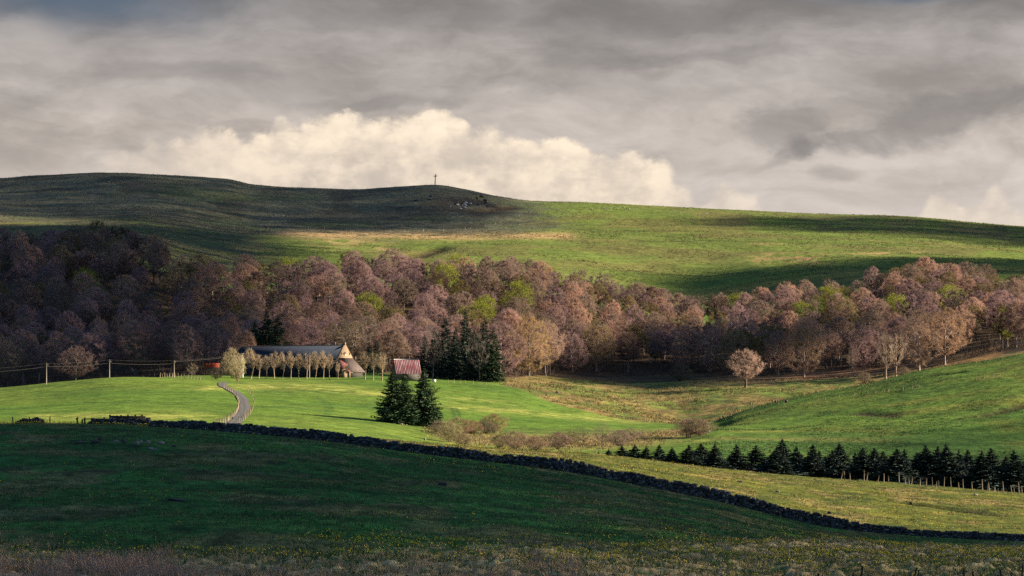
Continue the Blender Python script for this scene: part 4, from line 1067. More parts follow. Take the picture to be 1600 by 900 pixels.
def barn():
    d = 872.; u = d/F
    base = at(460, d); rot = -R(30)
    # local axes: x along the ridge to the gable, -y towards the viewer
    f = thing('barn', base, 'long stone barn with a dark slate roof and sunlit gable', 'barn', rz=rot)
    zf = ground(base[0], base[1]); L = 33.0; Wd = 7.8; hl = L/2
    eave = (Y0-561)/F*d-base[2]; ridge = (Y0-540.5)/F*d-base[2]
    x0, x1 = -19.2, 17.3
    b = MB()
    # walls: shell as four slabs
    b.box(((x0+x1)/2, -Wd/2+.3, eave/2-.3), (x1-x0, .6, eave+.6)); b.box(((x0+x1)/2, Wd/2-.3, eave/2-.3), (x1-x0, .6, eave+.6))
    b.build('wall', simple('dark_basalt', (.060, .054, .050), .95, .4, 1.8), f)  # stone colour darkened to carry the shade of the long front
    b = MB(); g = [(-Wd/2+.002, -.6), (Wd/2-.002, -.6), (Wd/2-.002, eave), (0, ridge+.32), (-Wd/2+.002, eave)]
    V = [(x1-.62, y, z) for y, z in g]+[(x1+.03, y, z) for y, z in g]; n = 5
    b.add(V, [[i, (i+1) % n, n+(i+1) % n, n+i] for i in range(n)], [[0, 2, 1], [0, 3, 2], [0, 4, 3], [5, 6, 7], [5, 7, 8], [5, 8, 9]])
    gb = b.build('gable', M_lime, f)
    for yy, zz, w_, h_, mt in ((-2.1, eave+1.4, .35, .55, M_dark), (-1.1, eave+1.35, .3, .5, M_dark), (-.35, eave+1.5, .45, .8, M_dark), (2.0, eave+1.4, .4, .6, M_dark), (-.1, eave+.95, .5, .45, M_white)):
        q = MB(); q.box((x1+.05, yy, zz), (.1, w_, h_)); q.build('window', mt, gb)
    # hipped far end, two roof slopes with real thickness
    ov = .35
    rr = MB()
    k = (ridge-eave)/(Wd/2); xe = x0-ov; hip = 1.6
    ez = eave-ov*k
    A = [(xe, -Wd/2-ov, ez), (x1-.55, -Wd/2-ov, ez), (x1-.55, 0, ridge), (xe+hip, 0, ridge)]
    Bk = [(xe, Wd/2+ov, ez), (x1-.55, Wd/2+ov, ez), (x1-.55, 0, ridge), (xe+hip, 0, ridge)]
    th = .16
    for S in (A, Bk):
        V = S+[(x, y, z-th) for x, y, z in S]
        rr.add(V, [[0, 1, 2, 3], [4, 7, 6, 5], [0, 4, 5, 1], [3, 2, 6, 7], [0, 3, 7, 4], [1, 5, 6, 2]])
    S = [(xe-.01, -Wd/2-ov, ez), (xe+hip, 0, ridge+.01), (xe-.01, Wd/2+ov, ez)]
    rr.add(S+[(x, y, z-th) for x, y, z in S], [[0, 3, 4, 1], [1, 4, 5, 2], [0, 2, 5, 3]], [[0, 1, 2], [3, 5, 4]])
    ro = rr.build('roof', M_slate, f)
    q = MB(); q.tube([(xe+hip, 0, ridge+.05), (x1-.6, 0, ridge+.05)], .13, 6); q.build('ridge_cap', M_greyst, ro)
    ch = MB(); ch.box((x1-.32, 0, ridge+.38), (.55, .5, .8)); ch.box((x1-.32, 0, ridge+.82), (.64, .6, .1)); ch.build('chimney', M_lime, ro)
    q = MB(); q.box((x1-3.6, .1, ridge+.45), (.35, .35, .9)); q.build('chimney', M_greyst, ro)
    # a few openings of the long front
    for xx, w_, h_ in ((-11, 2.6, 2.6), (-6.5, .9, 1.1), (-2, 2.8, 2.8), (3.2, .9, 1.1), (7.0, 1.1, 2.1), (11, .9, 1.1)):
        z = h_/2+.1 if h_ > 2 else 1.8
        q = MB(); q.box((xx, -Wd/2-.01, z), (w_, .12, h_)); q.build('door' if h_ > 2 else 'window', M_dark, f)
    # tiled lean-to against the gable and the little hut before it
    lx = 3.7; top = eave+.15
    rf = MB(); S = [(x1+.04, -Wd/2+.5, top), (x1+.04, Wd/2-.2, top), (x1+lx, Wd/2+.6, 1.25), (x1+lx, -Wd/2-.8, 1.25)]
    rf.add(S+[(x, y, z-.18) for x, y, z in S], [[0, 3, 2, 1], [4, 5, 6, 7], [0, 4, 7, 3], [1, 2, 6, 5], [0, 1, 5, 4], [3, 7, 6, 2]])
    rf.build('lean_to_roof', M_oldtile, f)
    S = [(x1+.3, -Wd/2+.45, top-.40), (x1+3.4, -Wd/2-.1, top-1.9), (x1+3.4, -Wd/2-2.4, 2.05), (x1+.5, -Wd/2-2.4, 2.15)]
    rf = MB(); rf.add(S+[(x, y, z-.16) for x, y, z in S], [[0, 3, 2, 1], [4, 5, 6, 7], [0, 4, 7, 3], [1, 2, 6, 5], [0, 1, 5, 4], [3, 7, 6, 2]])
    rf.build('porch_roof', M_tile, f)
    S = [(x1+3.45, -Wd/2-.6, 1.9), (x1+lx+1.2, -Wd/2-.86, 1.3), (x1+lx+1.2, -Wd/2-1.7, 1.1), (x1+3.45, -Wd/2-1.9, 1.75)]
    rf = MB(); rf.add(S+[(x, y, z-.14) for x, y, z in S], [[0, 3, 2, 1], [4, 5, 6, 7], [0, 4, 7, 3], [1, 2, 6, 5], [0, 1, 5, 4], [3, 7, 6, 2]])
    rf.build('awning', M_tile, f)
    q = MB(); q.box((x1+2.0, -Wd/2-1.2, .75), (2.4, 2.1, 2.5)); hw = q.build('porch_wall', M_lime, f)
    q = MB(); q.box((x1+2.3, -Wd/2-2.28, 1.1), (.7, .1, .8)); q.build('window', M_dark, hw)
    q = MB(); q.box((x1+1.9, 0, .2), (3.1, Wd-.8, 1.5)); q.build('lean_to_wall', simple('open_bay_shade', (.05, .044, .038)), f)  # solid box, its dark colour stands for the shade in the open bay
    q = MB(); q.box((x1+lx+.8, -Wd/2-1.2, .3), (.5, .5, 1.9)); q.build('pier', M_lime, f)
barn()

def shed():
    d = 852.; base = at(635, d); u = d/F
    f = thing('shed', base, 'small shed with a streaked red sheet metal roof', 'shed', rz=R(13))
    W_ = 41*u*.98; ridge = (Y0-562)/F*d-base[2]; eave = (Y0-582.5)/F*d-base[2]; D_ = 6.2
    b = MB()
    b.box((0, -D_/2+.15, eave/2-.2), (W_-.4, .3, eave+.4)); b.box((0, D_/2-.15, eave/2-.2), (W_-.4, .3, eave+.4))
    for sx in (-1, 1):
        g = [(-D_/2+.3, -.4), (D_/2-.3, -.4), (D_/2-.3, eave-.05), (0, ridge-.25), (-D_/2+.3, eave-.05)]
        xx = sx*(W_/2-.35); V = [(xx-.13, y, z) for y, z in g]+[(xx+.13, y, z) for y, z in g]; n = 5
        b.add(V, [[i, (i+1) % n, n+(i+1) % n, n+i] for i in range(n)], [[0, 2, 1], [0, 3, 2], [0, 4, 3], [5, 6, 7], [5, 7, 8], [5, 8, 9]])
    b.build('wall', simple('pale_stone', (.115, .105, .095), .95, .3, 1.5), f)
    # corrugated slopes
    m, g_, bs = mat_base('red_sheet', .6, .3)
    tc = g_.n('ShaderNodeTexCoord'); mp = g_.n('ShaderNodeMapping'); g_.l.new(tc.outputs['Object'], mp.inputs[0]); mp.inputs['Scale'].default_value = (2.2, .25, .25)
    n1 = g_.noise(mp.outputs[0], 1.6, 3, .6); n2 = g_.noise(tc.outputs['Object'], .5, 4, .6)
    c = g_.mix(g_.mr(n1, .42, .62), (.33, .085, .09), (.52, .33, .32)); c = g_.mix(g_.mr(n2, .5, .75), c, (.26, .13, .12))
    g_.l.new(c, bs.inputs['Base Color'])
    rf = MB(); nx = 81; xs = np.linspace(-W_/2, W_/2, nx); wv = .05*np.sin(xs*2*math.pi/.45)
    for sg in (-1, 1):
        top = np.stack([xs, np.zeros(nx)+sg*.02, ridge+wv], -1); bot = np.stack([xs, np.full(nx, sg*(D_/2+.35)), eave-.35+wv], -1)
        V = np.concatenate([top, bot, top-[0, 0, .06], bot-[0, 0, .06]]); q = []
        for i in range(nx-1):
            q += [[i, nx+i, nx+i+1, i+1], [2*nx+i, 2*nx+i+1, 3*nx+i+1, 3*nx+i], [nx+i, 3*nx+i, 3*nx+i+1, nx+i+1]]
        q += [[0, 2*nx, 3*nx, nx], [nx-1, 2*nx-1, 4*nx-1, 3*nx-1]]
        rf.add(V, q)
    ro = rf.build('roof', m, f)
    q = MB(); q.tube([(-W_/2, 0, ridge+.06), (W_/2, 0, ridge+.06)], .12, 6); q.build('ridge_cap', simple('zinc', (.45, .42, .42), .5), ro)
    q = MB(); q.box((-1.2, -D_/2-.02, .75), (1.6, .1, 1.7)); q.build('door', M_dark, f)
    q = MB(); S = [(W_/2+.02, -D_/2+1.0, eave+.25), (W_/2+2.3, -D_/2+1.0, eave-.55), (W_/2+2.3, D_/2, eave-.55), (W_/2+.02, D_/2, eave+.25)]
    q.add(S+[(x, y, z-.1) for x, y, z in S], [[0, 1, 2, 3], [4, 7, 6, 5], [0, 4, 5, 1], [1, 5, 6, 2], [2, 6, 7, 3], [3, 7, 4, 0]]); q.build('lean_to_roof', M_oldtile, f)
    q = MB(); q.box((W_/2+1.0, 0.4, .6), (2.0, D_-1.6, 1.9)); q.build('lean_to_wall', M_greyst, f)
shed()
o = MB(); o.box((0, 0, .4), (1.0, .7, .75), .2, .03); o.box((0, 0, .80), (1.1, .8, .08), .2); o = o.build('water_trough', M_white)
o.location = Vector(at(678, 848)); tag(o, 'small white box at the meadow edge beside the shed', 'trough')

def trailer():
    d = 868.; base = at(333, d)
    f = thing('trailer', base, 'red slatted farm trailer parked on the bank behind the willows', 'trailer', rz=.06)
    m = simple('red_paint', (.36, .058, .03), .6, .3, 2); z0 = (Y0-574)/F*d-base[2]; z0 = max(z0, .6)
    b = MB(); b.box((0, 0, z0), (3.7, 2.0, .16)); fb = b.build('flatbed', m, f)
    for yy in (-1.0, 1.0):
        b = MB()
        for k in range(4): b.box((0, yy, z0+.2+.28*k), (3.7, .05, .2))
        for k in range(5): b.box((-1.8+.9*k, yy*1.03, z0+.6), (.09, .07, 1.25))
        b.build('side_rail', m, f)
    for xx in (-1.85, 1.85):
        b = MB()
        for k in range(4): b.box((xx, 0, z0+.2+.28*k), (.05, 1.98, .2))
        b.build('end_rail', m, f)
    for xx in (-.9, 1.1):
        for yy in (-.85, .85):
            b = MB(); b.tube([(xx, yy-.11, z0-.25), (xx, yy+.11, z0-.25)], .40, 14); w = b.build('wheel', M_dark, f)
            b = MB(); b.tube([(xx, yy-.13, z0-.25), (xx, yy+.13, z0-.25)], .2, 10); b.build('rim', M_greyst, w)
    b = MB(); b.tube([(-1.9, 0, z0-.1), (-3.1, 0, z0-.3)], .06, 6); b.build('drawbar', m, f)
trailer()

# ------------------------------------------------------------------ power line
M_pole = simple('pole_wood', (.36, .31, .25), .9, .2, 3)
def pole(px, d, top, label, low=None):
    p = at(px, d); h = (Y0-top)/F*d-p[2]
    f = thing('utility_pole', p, label, 'utility pole', 'poles of the farm power line')
    b = MB(); b.tube([(0, 0, -.4), (0, 0, h*.5), (0, 0, h)], [.125, .11, .09], 8); b.build('post', M_pole, f)
    b = MB(); b.box((0, -.05, h-.55), (.9, .09, .09)); b.build('crossarm', M_pole, f)
    for s_ in (-.4, .4):
        b = MB(); b.tube([(s_, -.05, h-.49), (s_, -.05, h-.28)], [.06, .045], 8); b.build('insulator', M_greyst, f)
    return p+np.array([0, 0, h])
T1 = pole(72.5, 775, 567, 'pale utility pole farthest from the farm')
T2 = pole(171, 790, 561.5, 'pale utility pole in the middle of the line')
T3 = pole(272, 806, 562.5, 'pale utility pole nearest the farm, by the garden plot')
def tpole():
    d = 850.; p = at(379, d); h = (Y0-552)/F*d-p[2]
    f = thing('transformer_pole', p, 'pale pole carrying a white transformer at the barn corner', 'utility pole')
    b = MB(); b.tube([(0, 0, -.4), (0, 0, h)], [.24, .2], 8); b.build('post', simple('concrete', (.62, .57, .50), .9, .1), f)
    b = MB(); b.box((-.15, -.35, h-2.3), (.95, .7, 1.1), 0, .02); b.tube([(-.15, -.35, h-1.75), (-.15, -.35, h-1.4)], [.16, .1], 8); b.build('transformer', M_white, f)
    b = MB(); b.box((-.3, 0, h-.1), (1.5, .14, .14), -.1); b.build('crossarm', M_pole, f)
    return p+np.array([0, 0, h])
T4 = tpole()
def gpole():
    d = 850.; p = at(483.5, d); h = (Y0-551)/F*d-p[2]
    f = thing('service_pole', p, 'thin pole rising among the garden trees before the slate roof', 'utility pole')
    b = MB(); b.tube([(0, 0, -.4), (0, 0, h)], [.13, .09], 8); b.build('post', M_pole, f)
    b = MB(); b.box((0, 0, h-.2), (.5, .1, .1)); b.build('crossarm', M_pole, f)
    return p+np.array([0, 0, h])
T5 = gpole()
M_cable = simple('cable', (.15, .135, .125), .6, .1, 1)
def cable(A, B, sag, r, label, dz=0.0):
    t = np.linspace(0, 1, 18)[:, None]; P = A*(1-t)+B*t; P[:, 2] -= (4*t*(1-t))[:, 0]*sag; P[:, 2] += dz
    o = MB(); o.tube(P, r, 4); o = o.build('cable', M_cable)
    return tag(o, label, 'cable', 'cables of the farm power line')
T0 = np.array([(-40-800)/F*760, 760, (Y0-576)/F*760])
for A, B, nm in ((T0, T1, 'running out past the pole farthest from the farm'), (T1, T2, 'between the far pole and the middle pole'), (T2, T3, 'between the middle pole and the pole nearest the farm'), (T3, T4, 'between the pole nearest the farm and the transformer pole')):
    cable(A, B, .22, .009, 'upper thin cable '+nm, -.15)
    cable(A, B, .30, .016, 'lower thick cable '+nm, -.95 if B is not T4 else -.4)
cable(T4, T5, .8, .018, 'thin cable from the transformer pole across the slate roof', -.1)

# ------------------------------------------------------------------ grasses and flowers, beyond counting
def place(n, q0, q1, d0, d1, seed, dens=None, pw=1.0):
    r = np.random.default_rng(seed); q = r.uniform(q0, q1, n); d = d0+(d1-d0)*r.random(n)**pw
    if dens is not None:
        k = r.random(n) < dens(q, d); q, d = q[k], d[k]
    return np.stack([(q-800)/F*d, d, zat(q, d)], -1), q, d, r
def tuft_mesh(name, label, cat, P, r, per, hgt, wid, colf, spread=.5, clump=.08):
    n = len(P); k = np.repeat(np.arange(n), per)
    b = MB(); p = P[k]+r.normal(0, 1, (len(k), 3))*np.array([clump, clump, 0])
    Dn = unit(r.normal(0, spread, (len(k), 3))*np.array([1, 1, .3])+np.array([0, 0, 1.0]))
    twigs(b, p-np.array([0, 0, .03]), Dn, (hgt*(.6+.8*r.random(n)))[k]*(.7+.6*r.random(len(k))), wid, r, colf[k]*(.8+.4*r.random((len(k), 1))))
    o = b.build(name, M_grass); return tag(o, label, cat, kind='stuff')
M_grass = simple('grass_blades', (1, 1, 1), .9, .15, 1.0, attr=True)
P, q, d, r = place(34000, -40, 1640, 82, 236, 401, lambda q, d: (1-ss(interp([-300, 0, 150, 500, 700, 1000, 1200, 1400, 1600], [114, 118, 110, 112, 114, 130, 155, 210, 236], q)*.95, interp([-300, 0, 150, 500, 700, 1000, 1200, 1400, 1600], [114, 118, 110, 112, 114, 130, 155, 210, 236], q)*1.06, d))*ss(.40, .56, fbm((q-800)/F*d/.36, d/.8, 48, 3)+.04), 1.7)
cf = np.where((r.random(len(P)) < .42)[:, None], np.array([[.060, .120, .035]]), np.array([[.44, .32, .16]]))
cf = np.where(((d < 82+24*fbm((q-800)/F*d/2.2, d/4, 49, 3)) & (r.random(len(P)) < .65))[:, None], np.array([[.38, .26, .17]]), cf)
tuft_mesh('dry_grass', 'pale withered tussock grass along the near edge', 'dry grass', P, r, 11, .22, .022, cf, .75, .10)
P, q, d, r = place(15000, -40, 900, 84, 112, 402, lambda q, d: (ss(360, 130, q)*.9+.15)*ss(.38, .6, fbm((q-800)/F*d/1.6, d/3, 50, 3)+.12*ss(100, 90, d))*ss(110, 96, d+16*(fbm((q-800)/F*d/3, d/5, 52, 2)-.5)), 1.0)
tuft_mesh('sedge', 'reddish brown sedge in the near corner of the pasture', 'sedge', P, r, 12, .38, .020, np.array([[.46, .30, .20]])*np.ones((len(P), 1)), .45, .10)
P, q, d, r = place(46000, -40, 1640, 106, 236, 403, lambda q, d: .45+.55*ss(.45, .6, fbm((q-800)/F*d/5, d/7, 41, 3)))
tuft_mesh('short_grass', 'short dark green turf of the dim pasture', 'grass', P, r, 6, .15, .024, np.where((r.random(len(P)) < .36)[:, None], np.array([[.17, .15, .07]]), np.array([[.032, .12, .028]])), .7, .12)
P, q, d, r = place(22000, 560, 1660, 244, 362, 404, lambda q, d: (.3+.7*ss(.45, .62, fbm((q-800)/F*d/4, d/6, 51, 4)))*ss(1.2, 2.0, seg_dist(q, d, DITCH[0][0])))
tuft_mesh('field_grass', 'coarse olive grass of the sunlit field behind the wall', 'grass', P, r, 6, .15, .035, np.where((r.random(len(P)) < .45)[:, None], np.array([[.19, .145, .06]]), np.array([[.09, .10, .022]])), .7, .15)
P, q, d, r = place(15000, 780, 1500, 722, 1000, 405, lambda q, d: ss(.42, .6, fbm((q-800)/F*d/10, d/22, 62, 4))*ss(interp([780, 860, 960, 1060, 1120], [870, 800, 745, 722, 722], q)-2, interp([780, 860, 960, 1060, 1120], [870, 800, 745, 722, 722], q)+4, d))
tuft_mesh('marsh_grass', 'tan rushes and rough grass of the marsh', 'marsh grass', P, r, 6, .5, .09, np.where((r.random(len(P)) < .25)[:, None], np.array([[.10, .10, .04]]), np.array([[.27, .19, .08]])), .6, .3)
P, q, d, r = place(5200, 660, 1080, 470, 620, 406, lambda q, d: np.exp(-((pyof(q, d, zat(q, d))-smooth_interp([640, 700, 800, 900, 1000, 1070, 1100], [662, 680, 690, 692, 687, 673, 668], q))/9)**2))
tuft_mesh('hollow_grass', 'tan withered grass in the stream hollow', 'dry grass', P, r, 7, .45, .06, np.where((r.random(len(P)) < .3)[:, None], np.array([[.12, .12, .04]]), np.array([[.30, .215, .10]])), .6, .25)

P, q, d, r = place(60000, -40, 1640, 1290, 2440, 407, lambda q, d: ss(.40, .62, fbm((q-800)/F*d/26, d/60, 91, 4))*.9+.1, .9)
hh = ss(900, 700, q)*ss(1750, 1900, d)
cf = np.where((r.random(len(P)) < .5+.3*hh)[:, None], np.array([[.15, .11, .06]]), np.array([[.09, .11, .035]]))
tuft_mesh('moor_grass', 'coarse moor grass and heather tufts of the upland', 'moor grass', P, r, 5, .55, .16, cf, .7, .35)
P, q, d, r = place(26000, 1080, 1640, 455, 724, 408, lambda q, d: ss(.42, .62, fbm((q-800)/F*d/9, d/14, 93, 4)))
tuft_mesh('slope_grass', 'rough green grass of the slope beyond the spruces', 'grass', P, r, 5, .22, .07, np.where((r.random(len(P)) < .3)[:, None], np.array([[.16, .16, .05]]), np.array([[.055, .11, .03]])), .7, .2)

def flowers(name, label, P, r, size, per=3):
    n = len(P); k = np.repeat(np.arange(n), per)
    b = MB(); p = P[k]+r.normal(0, .09, (len(k), 3))*np.array([1, 1, .3])+np.array([0, 0, .16])
    c = np.array([[.72, .55, .035]])*(.75+.5*r.random((len(k), 1)))
    leaves(b, p, size*(.6+.7*r.random(len(k))), r, c)
    st = p.copy(); st[:, 2] -= .18
    twigs(b, st, np.array([[0, 0, 1.]])*np.ones((len(k), 1)), .16, .012, r, np.array([[.07, .12, .03]])*np.ones((len(k), 1)))
    o = b.build(name, M_grass); return tag(o, label, 'wild daffodils', kind='stuff')
def near_dens(q, d):
    y = pyof(q, d, zat(q, d)); n_ = fbm((q-800)/F*d/2.6, d/3.4, 81, 3)
    bandn = np.exp(-((y-interp([0, 300, 640, 900, 1100, 1300, 1600], [868, 862, 852, 862, 862, 862, 868], q))/interp([0, 600, 1000, 1600], [16, 17, 24, 24], q))**2)
    return bandn*ss(.38, .62, n_)*(.35+.65*ss(250, 500, q))
P, q, d, r = place(42000, -20, 1630, 88, 190, 501, near_dens)
flowers('daffodils', 'yellow wild daffodils among the pale tussocks', P, r, .040, 2)
P, q, d, r = place(5200, -20, 1630, 130, 250, 502, lambda q, d: ss(.55, .7, fbm((q-800)/F*d/6, d/9, 83, 3))*.35+ss(232, 236, d)*(1-ss(239, 242, d))*.25+.7*np.exp(-((q-760)/130)**2)*np.exp(-((d-222)/12)**2))
flowers('pasture_daffodils', 'scattered yellow daffodils in the dim green pasture', P, r, .048, 2)
P, q, d, r = place(6000, 640, 1640, 243, 345, 503, lambda q, d: ss(.5, .68, fbm((q-800)/F*d/5, d/7, 85, 3))*.7)
flowers('field_daffodils', 'yellow daffodils scattered over the sunlit field', P, r, .038, 2)
P, q, d, r = place(1500, 0, 260, 246, 272, 504, lambda q, d: .28*np.ones_like(q))
flowers('crest_daffodils', 'yellow daffodils along the crest by the timber pen', P, r, .05, 2)

# ------------------------------------------------------------------ clouds overhead that throw the shade on the hills
M_cloud = simple('cloud_mist', (.7, .7, .72), 1.0, .1, .01)
def cloud(label, mask, x0, x1, y0, y1, step, height, group='clouds passing overhead', soft=.25, seed=0, leak=None):
    """a lumpy slab of cloud whose shade falls where mask(px,d) says; height above the ground it shades"""
    xs = np.arange(x0, x1, step); ys = np.arange(y0, y1, step)
    GX, GY = np.meshgrid(xs, ys)
    px = 800+GX/GY*F
    S = mask(px, GY, GX)
    if soft < .1: keep = S+(fbm(GX/(step*5), GY/(step*5), 90+seed, 4)-.5)*2*soft > .5
    else: keep = np.clip((S+(fbm(GX/70, GY/70, 90+seed, 4)-.5)*soft*ss(0, .2, S)-.02)*1.1, 0, 1) > np.random.default_rng(seed).random(S.shape)
    if leak is not None: keep &= np.random.default_rng(seed+50).random(S.shape) >= leak(px, GY)
    gz = zat(np.clip(px, -2500, 4100), GY)
    top = float(np.median(gz[keep]))+height if keep.any() else height
    s = (top-gz)/SD[2]
    CX = GX+SD[0]*s; CY = GY+SD[1]*s
    bulge = fbm(GX/(step*4), GY/(step*4), 60+seed, 4)
    lo = top+SD[2]*0+bulge*height*.02
    # keep the underside on the sun ray of its ground point
    n = keep.size; idx = np.arange(n).reshape(keep.shape)
    kc = keep[:-1, :-1]
    q = np.stack([idx[:-1, :-1], idx[1:, :-1], idx[1:, 1:], idx[:-1, 1:]], -1)[kc]
    if not len(q): return
    used = np.unique(q); rm = np.full(n, -1); rm[used] = np.arange(len(used))
    Vv = np.stack([CX, CY, np.full_like(CX, top)], -1).reshape(-1, 3)[used]
    b = MB(); b.add(Vv, rm[q])
    o = b.build('cloud', M_cloud, smooth=True)
    md = o.modifiers.new('thick', 'SOLIDIFY'); md.thickness = min(1.0, step*.2); md.offset = 0
    tag(o, label, 'cloud', group, 'stuff')

def near_mask(px, d, x):
    e = interp([-600, 0, 250, 640, 1000, 1900], [273, 272, 264, 252, 247, 246], px)
    return 1-ss(e-1.5, e+1.5, d)
cloud('grey cloud shading the near field before the stone wall', near_mask, -80, 100, 40, 285, 1.6, 262, soft=.05, seed=1, leak=lambda px, d: .075*(1-ss(.93, 1.06, d/interp([-300, 0, 500, 700, 1000, 1200, 1400, 1600], [112, 112, 112, 114, 130, 155, 205, 230], px)))+.055+.10*ss(350, 1150, px))
def summit_mask(px, d, x):
    lo = interp([-600, 0, 100, 250, 400, 470, 560, 640, 720, 790, 860], [1900, 1900, 1860, 1480, 1520, 1900, 1980, 2030, 2090, 2200, 2500], px)
    return ss(lo-60, lo+60, d)*(1-ss(700, 900, px))
cloud('grey cloud shading the heath around the summit cross', summit_mask, -520, 80, 1400, 2750, 6, 620, soft=.34, seed=2, leak=lambda px, d: .27-.13*(1-ss(1780, 1850, d)))
def wood_mask(px, d, x):
    e = interp([880, 1000, 1200, 1400, 1600, 1800], [230, 240, 260, 400, 470, 300], d)
    return (1-ss(e-90, e+150, px))*ss(874+26*ss(280, 330, px), 886+26*ss(280, 330, px), d)*(1-ss(1640, 1760, d))
cloud('grey cloud shading the dim end of the wood', wood_mask, -420, 0, 860, 1800, 5, 480, soft=.32, seed=3, leak=lambda px, d: .09+.33*ss(150, 400, px)-.06*ss(1250, 1400, d))
def band_a(px, d, x):
    c = interp([1000, 1200, 1400, 1600, 2000], [2180, 2200, 2230, 2230, 2200], px); w = interp([1000, 1150, 1300, 1600, 2000], [15, 45, 90, 130, 150], px)
    return ss(1020, 1100, px)*(1-ss(w-75, w+55, np.abs(d-c)))
cloud('grey cloud shading a strip below the bare ridge', band_a, 60, 700, 1900, 2500, 6, 620, soft=.36, seed=4, leak=lambda px, d: .15+0*px)
def band_b(px, d, x):
    c = interp([960, 1100, 1300, 1400, 1600, 2000], [1420, 1430, 1430, 1470, 1560, 1580], px); w = interp([960, 1100, 1300, 1600, 2000], [40, 110, 130, 150, 150], px)
    return ss(930, 1090, px)*(1-ss(w-60, w+60, np.abs(d-c)))
cloud('grey cloud shading the pasture above the sunlit wood', band_b, 30, 500, 1230, 1850, 5, 560, soft=.36, seed=5, leak=lambda px, d: .15+0*px)
def hollow_mask(px, d, x):  # outline of a sheet added out of view to put the hollow in shade
    return ss(800, 880, px)*(1-ss(1110, 1190, px))*ss(interp([800, 900, 1000, 1100, 1190], [985, 965, 958, 945, 975], px)-8, interp([800, 900, 1000, 1100, 1190], [985, 965, 958, 945, 975], px)+8, d)*(1-ss(1085, 1120, d))
cloud('small added cloud sheet, out of view, shading the hollow below the wood', hollow_mask, 0, 95, 925, 1140, 3, 420, soft=.3, seed=7, leak=lambda px, d: .06+0*px)
def slope_mask(px, d, x):
    return ss(1230, 1420, px)*(1-ss(520, 560, d-(px-1400)*.06))*ss(430, 450, d)
cloud('small grey cloud shading the foot of the green slope', slope_mask, 40, 150, 430, 640, 3, 300, soft=.6, seed=6, leak=lambda px, d: .62+0*px)

# ------------------------------------------------------------------ sun
sl = bpy.data.lights.new('sun', 'SUN'); sl.energy = 5.0; sl.angle = R(.6); sl.color = (1.0, .85, .64)
so = bpy.data.objects.new('sun', sl); col.objects.link(so)
so.rotation_euler = Vector(SD).to_track_quat('Z', 'Y').to_euler()
so.location = (200, 0, 300)

